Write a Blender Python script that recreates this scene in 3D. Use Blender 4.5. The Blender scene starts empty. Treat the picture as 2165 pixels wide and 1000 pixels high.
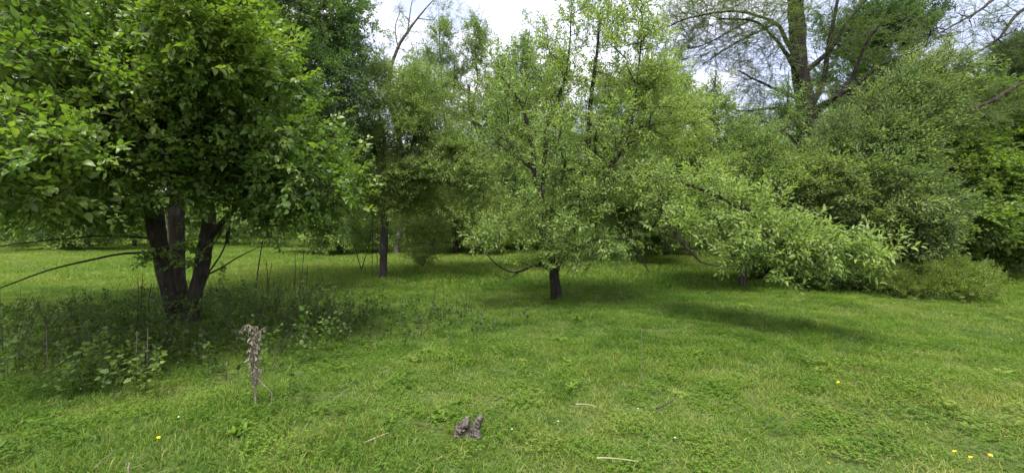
import bpy, math, random
import numpy as np

# ------------------------------------------------------------------ camera, sky, sun, exposure
W0, H0, F, HZ, CAMH = 2165.0, 1000.0, 950.0, 480.0, 1.6
scene = bpy.context.scene
COL = scene.collection
random.seed(7)
rng = np.random.default_rng(11)

cam_d = bpy.data.cameras.new('camera')
cam = bpy.data.objects.new('camera', cam_d); COL.objects.link(cam)
cam.location = (0, 0, CAMH); cam.rotation_euler = (math.radians(90), 0, 0)
cam_d.sensor_width = 36.0; cam_d.lens = 36.0 * F / W0
cam_d.shift_y = (HZ - H0 / 2) / W0
cam_d.clip_start = 0.05; cam_d.clip_end = 2000
scene.camera = cam

SUN_EL, SUN_AZ = math.radians(69), math.radians(190)      # azimuth from +Y (away from the camera) towards +X
world = bpy.data.worlds.new('World'); scene.world = world; world.use_nodes = True
wn, wl = world.node_tree.nodes, world.node_tree.links
wn.clear()
w_out = wn.new('ShaderNodeOutputWorld'); w_bg = wn.new('ShaderNodeBackground')
sky = wn.new('ShaderNodeTexSky'); sky.sky_type = 'NISHITA'; sky.sun_disc = False
sky.sun_elevation = SUN_EL; sky.sun_rotation = SUN_AZ; sky.dust_density = 2.0
tc = wn.new('ShaderNodeTexCoord'); mp = wn.new('ShaderNodeMapping'); mp.inputs['Scale'].default_value = (1, 1, 2.2)
cn = wn.new('ShaderNodeTexNoise'); cn.inputs['Scale'].default_value = 2.6; cn.inputs['Detail'].default_value = 7; cn.inputs['Roughness'].default_value = .55
cr = wn.new('ShaderNodeValToRGB'); cr.color_ramp.elements[0].position = .38; cr.color_ramp.elements[1].position = .62
cr.color_ramp.elements[0].color = (.80, .80, .80, 1); cr.color_ramp.elements[1].color = (1, 1, 1, 1)
cc = wn.new('ShaderNodeValToRGB'); cc.color_ramp.elements[0].position = .44; cc.color_ramp.elements[1].position = .62
cc.color_ramp.elements[0].color = (1.30, 1.30, 1.72, 1); cc.color_ramp.elements[1].color = (3.0, 2.96, 3.2, 1)
mx = wn.new('ShaderNodeMix'); mx.data_type = 'RGBA'
wl.new(tc.outputs['Generated'], mp.inputs[0]); wl.new(mp.outputs[0], cn.inputs['Vector'])
wl.new(cn.outputs['Fac'], cr.inputs[0]); wl.new(cn.outputs['Fac'], cc.inputs[0])
wl.new(cr.outputs[0], mx.inputs[0]); wl.new(sky.outputs[0], mx.inputs[6]); wl.new(cc.outputs[0], mx.inputs[7])
wl.new(mx.outputs[2], w_bg.inputs['Color']); w_bg.inputs['Strength'].default_value = 0.10
wl.new(w_bg.outputs[0], w_out.inputs['Surface'])

sun_d = bpy.data.lights.new('sun', 'SUN'); sun_d.energy = 1.25; sun_d.angle = math.radians(26); sun_d.color = (1.0, .96, .86)
sun = bpy.data.objects.new('sun', sun_d); COL.objects.link(sun)
_sx, _sy, _sz = math.sin(SUN_AZ) * math.cos(SUN_EL), math.cos(SUN_AZ) * math.cos(SUN_EL), math.sin(SUN_EL)
from mathutils import Vector, Matrix
sun.rotation_euler = Vector((_sx, _sy, _sz)).to_track_quat('Z', 'Y').to_euler()

scene.view_settings.view_transform = 'Standard'; scene.view_settings.look = 'None'
scene.view_settings.gamma = 1; scene.view_settings.use_curve_mapping = False
scene.view_settings.exposure = 2.78
scene.cycles.max_bounces = 8; scene.cycles.diffuse_bounces = 4; scene.cycles.transmission_bounces = 5
scene.cycles.transparent_max_bounces = 4; scene.cycles.caustics_reflective = False; scene.cycles.caustics_refractive = False

# ------------------------------------------------------------------ helpers
def ground_z(x, y):
    x = np.asarray(x, float); y = np.asarray(y, float)
    a = .035 * np.sin(.9 * x + .5 * y + 1) + .03 * np.sin(-.7 * x + 1.1 * y + 2.) + .02 * np.sin(2.1 * x + 1.3 * y) + .012 * np.sin(3.1 * x - 2.9 * y + .5)
    return a

def P(px, py, d):
    return np.array([(px - W0 / 2) / F * d, d, CAMH + (HZ - py) / F * d])

_wv = [(r * math.cos(a), r * math.sin(a), p) for r, a, p in zip(np.exp(rng.uniform(-1.0, 1.4, 28)), rng.uniform(0, 6.28, 28), rng.uniform(0, 6.28, 28))]
def noise2(x, y, s=1.0, k=0):
    v = 0
    for (a, b, p) in _wv[k:k + 12]:
        v = v + np.sin((a * x + b * y) * s + p)
    return v / 12 ** .5 / 1.0

def tag(o, label=None, cat=None, group=None, kind=None):
    if label: o['label'] = label
    if cat: o['category'] = cat
    if group: o['group'] = group
    if kind: o['kind'] = kind
    return o

def link(o, parent=None):
    COL.objects.link(o)
    if parent is not None:
        o.parent = parent
    return o

def empty(name, loc, label, cat, group=None):
    o = bpy.data.objects.new(name, None); COL.objects.link(o)
    o.location = tuple(float(v) for v in loc); o.empty_display_size = .2
    return tag(o, label, cat, group)

class MB:
    """collects triangles and quads"""
    def __init__(s):
        s.v = []; s.f = []; s.m = []; s.lr = []; s.n = 0
    def add(s, verts, faces, mat=0, lr=None):
        verts = np.asarray(verts, float)
        s.v.append(verts); s.lr.append(np.zeros(len(verts)) if lr is None else np.broadcast_to(lr, (len(verts),)))
        if isinstance(faces, np.ndarray):
            faces = faces + s.n; s.f.append(faces); s.m.append(np.full(len(faces), mat))
        else:
            for k in (3, 4):
                ff = [f for f in faces if len(f) == k]
                if ff:
                    s.f.append(np.array(ff) + s.n); s.m.append(np.full(len(ff), mat))
        s.n += len(verts)
    def mesh(s, name, mats, origin=(0, 0, 0), smooth=True):
        me = bpy.data.meshes.new(name)
        v = np.concatenate(s.v) - np.asarray(origin, float)
        me.vertices.add(len(v)); me.vertices.foreach_set('co', v.astype(np.float32).ravel())
        loops = np.concatenate([f.ravel() for f in s.f]).astype(np.int32)
        tot = np.concatenate([np.full(len(f), f.shape[1]) for f in s.f]).astype(np.int32)
        start = np.concatenate([[0], np.cumsum(tot)[:-1]]).astype(np.int32)
        me.loops.add(len(loops)); me.loops.foreach_set('vertex_index', loops)
        me.polygons.add(len(tot)); me.polygons.foreach_set('loop_start', start)
        me.polygons.foreach_set('material_index', np.concatenate(s.m).astype(np.int32))
        me.polygons.foreach_set('use_smooth', np.full(len(tot), smooth))
        me.update(calc_edges=True)
        a = me.attributes.new('lr', 'FLOAT', 'POINT'); a.data.foreach_set('value', np.concatenate(s.lr).astype(np.float32))
        for m in mats: me.materials.append(m)
        return me
    def obj(s, name, mats, parent=None, smooth=True, origin=None):
        if not isinstance(mats, (list, tuple)): mats = [mats]
        org = np.array(parent.location) if (parent is not None and origin is None) else np.array(origin if origin is not None else (0, 0, 0))
        o = bpy.data.objects.new(name, s.mesh(name, mats, org, smooth)); link(o, parent)
        if parent is None: o.location = tuple(org)
        return o

def unit(v):
    v = np.asarray(v, float)
    return v / (np.linalg.norm(v, axis=-1, keepdims=True) + 1e-9)

def tube(mb, pts, rad, sides=6, mat=0, lr=0.0, bark=0.0, seed=0, cap=True):
    pts = np.asarray(pts, float); rad = np.asarray(rad, float); n = len(pts)
    t = unit(np.gradient(pts, axis=0))
    ref = np.array([0.13, 0.21, 1.0]) if abs(t[:, 2]).mean() < .8 else np.array([1.0, .17, .1])
    u = unit(np.cross(t, ref)); w = np.cross(t, u)
    th = np.linspace(0, 2 * np.pi, sides, endpoint=False)
    r = np.repeat(rad[:, None], sides, 1)
    if bark:
        L = np.concatenate([[0], np.cumsum(np.linalg.norm(np.diff(pts, axis=0), axis=1))])[:, None]
        ph = seed * 1.7
        r = r * (1 + bark * (.55 * np.sin(5 * th + ph + 2.2 * np.sin(3.1 * L + ph)) + .45 * np.sin(9 * th - 2 * np.sin(5.3 * L + ph) + 1.3)
                             + .5 * np.sin(2 * th + 1.7 * L + ph) + .35 * np.sin(13 * L + 3 * th + ph)))
    v = pts[:, None] + r[..., None] * (np.cos(th)[None, :, None] * u[:, None] + np.sin(th)[None, :, None] * w[:, None])
    v = v.reshape(-1, 3)
    i = np.arange(n - 1)[:, None] * sides; j = np.arange(sides)[None]; j2 = (j + 1) % sides
    f = np.stack([i + j, i + j2, i + sides + j2, i + sides + j], -1).reshape(-1, 4)
    k = n * sides
    mb.add(v, f, mat, lr)
    if cap and sides >= 5:
        c = np.concatenate([v[-sides:], pts[-1:] + t[-1:] * rad[-1] * .3])
        mb.add(c, np.array([[a, (a + 1) % sides, sides] for a in range(sides)]), mat, lr)

def spline(ctrl, step=.12):
    """Catmull-Rom through control points; columns may hold radius too"""
    c = np.asarray(ctrl, float); c = np.concatenate([[2 * c[0] - c[1]], c, [2 * c[-1] - c[-2]]])
    out = []
    for i in range(1, len(c) - 2):
        p0, p1, p2, p3 = c[i - 1:i + 3]
        m = max(2, int(np.linalg.norm(p2[:3] - p1[:3]) / step))
        t = np.linspace(0, 1, m, endpoint=False)[:, None]
        out.append(.5 * (2 * p1 + (p2 - p0) * t + (2 * p0 - 5 * p1 + 4 * p2 - p3) * t * t + (3 * p1 - p0 - 3 * p2 + p3) * t ** 3))
    out.append(c[-2:-1])
    return np.concatenate(out)

# ------------------------------------------------------------------ materials
def new_mat(name):
    m = bpy.data.materials.new(name); m.use_nodes = True; m.node_tree.nodes.clear()
    return m, m.node_tree.nodes, m.node_tree.links

def leaf_mat(name, dark, light, yellow, trans=.42, rough=.42, spec=.35, under=1.15, tmul=(1.25, 1.35, .55)):
    m, n, l = new_mat(name)
    out = n.new('ShaderNodeOutputMaterial')
    a = n.new('ShaderNodeAttribute'); a.attribute_name = 'lr'
    b = n.new('ShaderNodeAttribute'); b.attribute_name = 'tint'; b.attribute_type = 'INSTANCER'
    oi = n.new('ShaderNodeObjectInfo')
    s1 = n.new('ShaderNodeMath'); s1.operation = 'MULTIPLY_ADD'; s1.inputs[1].default_value = .45
    s2 = n.new('ShaderNodeMath'); s2.operation = 'MULTIPLY_ADD'; s2.inputs[1].default_value = .2
    l.new(a.outputs['Fac'], s1.inputs[0]); l.new(b.outputs['Fac'], s1.inputs[2])
    l.new(oi.outputs['Random'], s2.inputs[0]); l.new(s1.outputs[0], s2.inputs[2])
    r = n.new('ShaderNodeValToRGB'); e = r.color_ramp.elements
    e[0].position = .05; e[0].color = (*dark, 1); e[1].position = 1.0; e[1].color = (*yellow, 1)
    k = e.new(.55); k.color = (*light, 1)
    l.new(s2.outputs[0], r.inputs[0])
    g = n.new('ShaderNodeNewGeometry')
    mu = n.new('ShaderNodeMix'); mu.data_type = 'RGBA'; mu.blend_type = 'MULTIPLY'; mu.inputs[7].default_value = (under * .95, under * .93, under * 1.25, 1)
    l.new(g.outputs['Backfacing'], mu.inputs[0]); l.new(r.outputs[0], mu.inputs[6])
    p = n.new('ShaderNodeBsdfPrincipled'); p.inputs['Roughness'].default_value = rough; p.inputs['Specular IOR Level'].default_value = spec
    l.new(mu.outputs[2], p.inputs['Base Color'])
    t = n.new('ShaderNodeBsdfTranslucent')
    tm = n.new('ShaderNodeMix'); tm.data_type = 'RGBA'; tm.blend_type = 'MULTIPLY'; tm.inputs[0].default_value = 1; tm.inputs[7].default_value = (*tmul, 1)
    l.new(r.outputs[0], tm.inputs[6]); l.new(tm.outputs[2], t.inputs['Color'])
    ms = n.new('ShaderNodeMixShader'); ms.inputs[0].default_value = trans
    l.new(p.outputs[0], ms.inputs[1]); l.new(t.outputs[0], ms.inputs[2]); l.new(ms.outputs[0], out.inputs['Surface'])
    return m

def bark_mat(name, c1, c2, lichen=(.22, .24, .18), lich=.3, scale=14):
    m, n, l = new_mat(name)
    out = n.new('ShaderNodeOutputMaterial'); p = n.new('ShaderNodeBsdfPrincipled'); p.inputs['Roughness'].default_value = .9; p.inputs['Specular IOR Level'].default_value = .15
    g = n.new('ShaderNodeTexCoord'); mp = n.new('ShaderNodeMapping'); mp.inputs['Scale'].default_value = (1, 1, .28)
    l.new(g.outputs['Object'], mp.inputs[0])
    v = n.new('ShaderNodeTexVoronoi'); v.feature = 'DISTANCE_TO_EDGE'; v.inputs['Scale'].default_value = scale * 2.2
    no = n.new('ShaderNodeTexNoise'); no.inputs['Scale'].default_value = scale; no.inputs['Detail'].default_value = 8; no.inputs['Roughness'].default_value = .65
    l.new(mp.outputs[0], no.inputs['Vector']); 
    dv = n.new('ShaderNodeMix'); dv.data_type = 'RGBA'; dv.blend_type = 'LINEAR_LIGHT'; dv.inputs[0].default_value = .12
    l.new(mp.outputs[0], dv.inputs[6]); l.new(no.outputs['Color'], dv.inputs[7]); l.new(dv.outputs[2], v.inputs['Vector'])
    r = n.new('ShaderNodeValToRGB'); r.color_ramp.elements[0].color = (*c1, 1); r.color_ramp.elements[1].color = (*c2, 1)
    r.color_ramp.elements[0].position = .3; r.color_ramp.elements[1].position = .7
    l.new(no.outputs['Fac'], r.inputs[0])
    n2 = n.new('ShaderNodeTexNoise'); n2.inputs['Scale'].default_value = 5; n2.inputs['Detail'].default_value = 6
    l.new(g.outputs['Object'], n2.inputs['Vector'])
    r2 = n.new('ShaderNodeValToRGB'); r2.color_ramp.elements[0].position = .56; r2.color_ramp.elements[1].position = .68
    r2.color_ramp.elements[1].color = (lich, lich, lich, 1)
    l.new(n2.outputs['Fac'], r2.inputs[0])
    mc = n.new('ShaderNodeMix'); mc.data_type = 'RGBA'; mc.inputs[7].default_value = (*lichen, 1)
    l.new(r2.outputs[0], mc.inputs[0]); l.new(r.outputs[0], mc.inputs[6]); l.new(mc.outputs[2], p.inputs['Base Color'])
    ad = n.new('ShaderNodeMath'); ad.operation = 'MULTIPLY_ADD'; ad.inputs[1].default_value = 2.0
    l.new(v.outputs['Distance'], ad.inputs[0]); l.new(no.outputs['Fac'], ad.inputs[2])
    bp = n.new('ShaderNodeBump'); bp.inputs['Strength'].default_value = .9; bp.inputs['Distance'].default_value = .03
    l.new(ad.outputs[0], bp.inputs['Height']); l.new(bp.outputs[0], p.inputs['Normal']); l.new(p.outputs[0], out.inputs['Surface'])
    return m

def plain_mat(name, c1, c2, scale=30, rough=.8, bump=.3):
    m, n, l = new_mat(name)
    out = n.new('ShaderNodeOutputMaterial'); p = n.new('ShaderNodeBsdfPrincipled'); p.inputs['Roughness'].default_value = rough; p.inputs['Specular IOR Level'].default_value = .2
    g = n.new('ShaderNodeTexCoord'); no = n.new('ShaderNodeTexNoise'); no.inputs['Scale'].default_value = scale; no.inputs['Detail'].default_value = 6
    l.new(g.outputs['Object'], no.inputs['Vector'])
    r = n.new('ShaderNodeValToRGB'); r.color_ramp.elements[0].color = (*c1, 1); r.color_ramp.elements[1].color = (*c2, 1)
    r.color_ramp.elements[0].position = .35; r.color_ramp.elements[1].position = .65
    l.new(no.outputs['Fac'], r.inputs[0]); l.new(r.outputs[0], p.inputs['Base Color'])
    bp = n.new('ShaderNodeBump'); bp.inputs['Strength'].default_value = bump; bp.inputs['Distance'].default_value = .01
    l.new(no.outputs['Fac'], bp.inputs['Height']); l.new(bp.outputs[0], p.inputs['Normal']); l.new(p.outputs[0], out.inputs['Surface'])
    return m

M = {}
M['pear'] = leaf_mat('pear leaf', (.060, .115, .020), (.135, .225, .038), (.25, .325, .058), rough=.38, spec=.45, trans=.42)
M['broad'] = leaf_mat('dark broad leaf', (.08, .145, .05), (.14, .225, .07), (.20, .28, .075), rough=.45, trans=.42)
M['apple'] = leaf_mat('apple leaf', (.12, .19, .055), (.19, .28, .075), (.27, .35, .085), rough=.5, spec=.35, under=1.2, trans=.48, tmul=(1.2, 1.3, .6))
M['olive'] = leaf_mat('grey green leaf', (.12, .185, .065), (.20, .275, .085), (.27, .34, .10), rough=.65, spec=.2, under=1.25, trans=.48)
M['yellow'] = leaf_mat('yellow green leaf', (.085, .145, .035), (.155, .235, .05), (.23, .295, .065), rough=.5, trans=.48)
M['feather'] = leaf_mat('feathery leaflet', (.09, .15, .045), (.14, .22, .06), (.20, .27, .06), rough=.6, trans=.48)
M['dark'] = leaf_mat('deep green leaf', (.03, .07, .018), (.055, .12, .028), (.10, .17, .035), rough=.5, trans=.38)
M['mid'] = leaf_mat('mid green leaf', (.12, .19, .055), (.18, .265, .07), (.24, .32, .08), rough=.6, trans=.48)
M['weed'] = leaf_mat('weed leaf', (.040, .075, .014), (.095, .165, .024), (.22, .275, .03), rough=.55, trans=.42)
M['shrub'] = leaf_mat('olive shrub leaf', (.11, .18, .03), (.19, .28, .045), (.27, .36, .06), rough=.6)
M['bark_black'] = bark_mat('black bark', (.012, .010, .008), (.050, .040, .033), lich=.12)
M['grass'] = leaf_mat('grass blade', (.050, .112, .012), (.120, .215, .022), (.26, .29, .07), rough=.5, spec=.25, under=1.0, trans=.45, tmul=(1.2, 1.3, .5))
M['bark_dark'] = bark_mat('dark bark', (.030, .024, .019), (.125, .102, .082), lich=.35)
M['bark_apple'] = bark_mat('apple bark', (.022, .017, .014), (.080, .063, .050), lich=.35)
M['bark_grey'] = bark_mat('grey bark', (.045, .040, .034), (.15, .135, .115), lich=.45, lichen=(.28, .29, .24))
M['twig'] = plain_mat('twig bark', (.025, .020, .015), (.075, .060, .042), 40)
M['green_twig'] = plain_mat('green shoot', (.06, .08, .025), (.11, .12, .04), 40)
M['dry'] = plain_mat('dry stalk', (.10, .08, .065), (.25, .21, .175), 60, .9)
M['straw'] = plain_mat('straw', (.20, .165, .10), (.34, .29, .19), 80, .8)
M['deadwood'] = plain_mat('weathered wood', (.022, .018, .014), (.145, .125, .108), 45, .9, .9)
M['petal_y'] = plain_mat('yellow petal', (.80, .50, .01), (.85, .62, .02), 30, .5, .05)
M['petal_w'] = plain_mat('white petal', (.72, .72, .70), (.8, .8, .8), 30, .5, .05)

# ------------------------------------------------------------------ leaves and sprays
LEAF8_V = np.array([(0, 0, 0), (.30, 0, -.02), (.66, 0, -.08), (1, 0, -.27), (.24, .26, .09), (.60, .22, .01), (.24, -.28, .06), (.64, -.20, -.02)])
LEAF8_F = [(0, 1, 4), (1, 2, 5, 4), (2, 3, 5), (1, 0, 6), (2, 1, 6, 7), (3, 2, 7)]
LEAF2_V = np.array([(0, 0, 0), (.45, .24, .05), (.45, -.24, .05), (1, 0, -.10)])
LEAF2_F = [(0, 3, 1), (0, 2, 3)]
NEEDLE_V = np.array([(0, .03, 0), (0, -.03, 0), (1, 0, -.05)]); NEEDLE_F = [(0, 1, 2)]

def frames(d, n):
    d = unit(d); n = n - (n * d).sum(-1, keepdims=True) * d; n = unit(n); s = np.cross(n, d)
    return d, s, n

def add_leaves(mb, pos, d, n, ln, wid, kind, lr, mat=0):
    V, Fc = {'8': (LEAF8_V, LEAF8_F), '2': (LEAF2_V, LEAF2_F), 'n': (NEEDLE_V, NEEDLE_F)}[kind]
    d, s, n = frames(d, n); ln = np.broadcast_to(ln, (len(pos),))
    v = pos[:, None] + ln[:, None, None] * (V[None, :, :1] * d[:, None] + V[None, :, 1:2] * wid * s[:, None] + V[None, :, 2:] * n[:, None])
    k = len(V); off = (np.arange(len(pos)) * k)
    for q in (3, 4):
        ff = np.array([f for f in Fc if len(f) == q])
        if len(ff):
            if q == 3:
                mb.add(v.reshape(-1, 3), (ff[None] + off[:, None, None]).reshape(-1, 3), mat, np.repeat(lr, k)); base = mb.n - len(pos) * k
            else:
                mb.f.append((ff[None] + off[:, None, None]).reshape(-1, 4) + base); mb.m.append(np.full(len(ff) * len(pos), mat))

class Spray: pass
def make_sprays(name, mat, tw, nv=5, L=.32, nl=12, ll=.07, wid=1.0, kind='8', spread=.9, side=3, flat=.5, branchy=0, seed=1, up=.9, droop=.0):
    """nv twigs along +X carrying nl leaves each; returned with the leaf frames kept"""
    r = np.random.default_rng(seed); out = []
    for k in range(nv):
        mb = MB(); sp = Spray()
        axes = [(np.zeros(3), np.array([1, 0, 0.]), L, nl)]
        for q in range(branchy):
            a = r.uniform(-1.0, 1.0) + (.5 if q % 2 else -.5); x = r.uniform(.1, .7) * L
            axes.append((np.array([x, 0, .02 * L]), unit(np.array([math.cos(a), math.sin(a), r.uniform(-.35, .45)])), L * r.uniform(.4, .75), max(4, int(nl * .6))))
        ps, ds, ns, ls = [], [], [], []
        for (o, dr, Lq, m) in axes:
            bend = np.array([0, r.uniform(-.15, .15), r.uniform(-.1, .15) - droop]) * Lq
            t = np.linspace(0, 1, 4)[:, None]
            pts = o + dr * Lq * t + bend * t ** 2
            if side: tube(mb, pts, np.linspace(.0035, .0012, 4) * (L / .32) ** .5, side, 1, .3, cap=False)
            tt = np.clip((np.arange(m) + .6 + r.uniform(-.3, .3, m)) / m, .08, 1) ** .85
            c = o + dr * Lq * tt[:, None] + bend * (tt ** 2)[:, None]
            az = np.arange(m) * 2.4 + r.uniform(0, 6) + r.normal(0, .3, m)
            sv = unit(np.cross([0, 0, 1.], dr)); uv = np.cross(dr, sv)
            rad = np.cos(az)[:, None] * sv + (np.sin(az) * (1 - flat))[:, None] * uv
            fwd = np.where(tt > .9, 1.3, .45 + .4 * tt)[:, None]
            d = unit(dr * fwd + rad * spread + r.normal(0, .18, (m, 3)) + np.array([0, 0, -droop]))
            n = unit(np.array([0, 0, up]) + r.normal(0, .42, (m, 3)) + .25 * rad)
            l_ = ll * r.uniform(.42, 1.15, m) * (1 - .25 * (tt > .9))
            ps.append(c + rad * ll * .15); ds.append(d); ns.append(n); ls.append(l_)
        ps, ds, ns, ls = map(np.concatenate, (ps, ds, ns, ls))
        lr = r.uniform(0, 1, len(ps))
        add_leaves(mb, ps, ds, ns, ls, wid, kind, lr)
        sp.ps, sp.ds, sp.ns, sp.ls, sp.lr = ps, ds, ns, ls, lr
        me = mb.mesh(name, [M[mat], M[tw]])
        sp.obj = bpy.data.objects.new(name + '_source', me)
        out.append(sp)
    return out

_ng = {}
def inst_group(key, sources):
    if key in _ng: return _ng[key]
    g = bpy.data.node_groups.new('scatter_' + key, 'GeometryNodeTree')
    g.interface.new_socket('Geometry', in_out='INPUT', socket_type='NodeSocketGeometry')
    g.interface.new_socket('Geometry', in_out='OUTPUT', socket_type='NodeSocketGeometry')
    n, l = g.nodes, g.links
    i = n.new('NodeGroupInput'); o = n.new('NodeGroupOutput')
    j = n.new('GeometryNodeJoinGeometry'); ip = n.new('GeometryNodeInstanceOnPoints')
    for s in reversed(sources):
        oi = n.new('GeometryNodeObjectInfo'); oi.inputs['Object'].default_value = s; oi.inputs['As Instance'].default_value = False
        gi = n.new('GeometryNodeGeometryToInstance'); l.new(oi.outputs['Geometry'], gi.inputs[0]); l.new(gi.outputs[0], j.inputs[0])
    def attr(nm, tp):
        a = n.new('GeometryNodeInputNamedAttribute'); a.data_type = tp; a.inputs['Name'].default_value = nm
        return a.outputs['Attribute']
    l.new(i.outputs[0], ip.inputs['Points']); l.new(j.outputs[0], ip.inputs['Instance'])
    ip.inputs['Pick Instance'].default_value = True
    l.new(attr('idx', 'INT'), ip.inputs['Instance Index']); l.new(attr('scl', 'FLOAT_VECTOR'), ip.inputs['Scale'])
    er = n.new('FunctionNodeEulerToRotation'); l.new(attr('rot', 'FLOAT_VECTOR'), er.inputs[0]); l.new(er.outputs[0], ip.inputs['Rotation'])
    l.new(ip.outputs[0], o.inputs[0])
    _ng[key] = g
    return g

def to_euler(d, s, n):
    R20, R21, R22, R10, R00 = d[:, 2], s[:, 2], n[:, 2], d[:, 1], d[:, 0]
    return np.stack([np.arctan2(R21, R22), -np.arcsin(np.clip(R20, -1, 1)), np.arctan2(R10, R00)], -1)

def scatter(name, key, sprays, pos, rot, scl, idx, tint, mats, parent=None):
    org = np.array(parent.location) if parent is not None else np.zeros(3)
    me = bpy.data.meshes.new(name); me.vertices.add(len(pos))
    me.vertices.foreach_set('co', (pos - org).astype(np.float32).ravel())
    for nm, tp, val, f in (('idx', 'INT', idx.astype(np.int32), 'value'), ('rot', 'FLOAT_VECTOR', rot.astype(np.float32).ravel(), 'vector'),
                           ('scl', 'FLOAT_VECTOR', (np.repeat(scl[:, None], 3, 1) if scl.ndim == 1 else scl).astype(np.float32).ravel(), 'vector'), ('tint', 'FLOAT', tint.astype(np.float32), 'value')):
        a = me.attributes.new(nm, tp, 'POINT'); a.data.foreach_set(f, val)
    for m in mats: me.materials.append(m)
    o = bpy.data.objects.new(name, me); link(o, parent)
    md = o.modifiers.new('scatter', 'NODES'); md.node_group = inst_group(key, [s.obj for s in sprays])
    o['kind'] = 'stuff'
    return o

SP = {
    'pear': ('pear', make_sprays('pear_spray', 'pear', 'twig', 6, .34, 11, .085, 1.15, '8', seed=3, branchy=1)),
    'broad': ('broad', make_sprays('broad_spray', 'broad', 'twig', 5, .45, 14, .085, 1.05, '2', seed=4, branchy=2)),
    'apple': ('apple', make_sprays('apple_spray', 'apple', 'twig', 6, .30, 11, .078, .74, '8', seed=5, flat=.2, spread=.8)),
    'applefar': ('apple', make_sprays('apple_clump', 'apple', 'twig', 5, .45, 16, .075, .9, '2', seed=6, flat=.1, branchy=3)),
    'olive': ('olive', make_sprays('olive_spray', 'olive', 'twig', 5, .45, 16, .068, .75, '2', seed=7, flat=.3, branchy=3)),
    'yellow': ('yellow', make_sprays('maple_spray', 'yellow', 'twig', 5, .5, 14, .105, 1.4, '2', seed=8, flat=.85, branchy=3)),
    'feather': ('feather', make_sprays('feather_spray', 'feather', 'twig', 5, .75, 40, .05, .55, '2', seed=9, flat=.95, spread=1.2, branchy=3, droop=.08)),
    'dark': ('dark', make_sprays('dark_spray', 'dark', 'twig', 5, .6, 16, .12, 1.1, '2', seed=10, branchy=3)),
    'conifer': ('dark', make_sprays('conifer_spray', 'dark', 'twig', 5, .7, 50, .07, 2.2, 'n', seed=12, flat=.6, branchy=4, droop=.1)),
    'mid': ('mid', make_sprays('mid_clump', 'mid', 'twig', 5, .8, 18, .13, 1.1, '2', seed=13, flat=.2, branchy=4, side=0)),
    'shrub': ('shrub', make_sprays('shrub_spray', 'shrub', 'green_twig', 5, .26, 14, .035, .8, '2', seed=15, flat=.1, branchy=2)),
    'weed': ('weed', make_sprays('weed_spray', 'weed', 'green_twig', 5, .24, 9, .055, 1.25, '8', seed=14, flat=.2)),
}

# ------------------------------------------------------------------ tree growth
def in_blobs(blobs):
    out = []
    for (px, py, d, rx, ry, rd, n) in blobs:
        c = P(px, py, d); v = unit(rng.normal(size=(n, 3))) * (rng.uniform(0, 1, (n, 1)) ** .36)
        R = np.array([rx * d / F, rd, ry * d / F])
        out.append(c + v * R)
    return np.concatenate(out)

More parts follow.
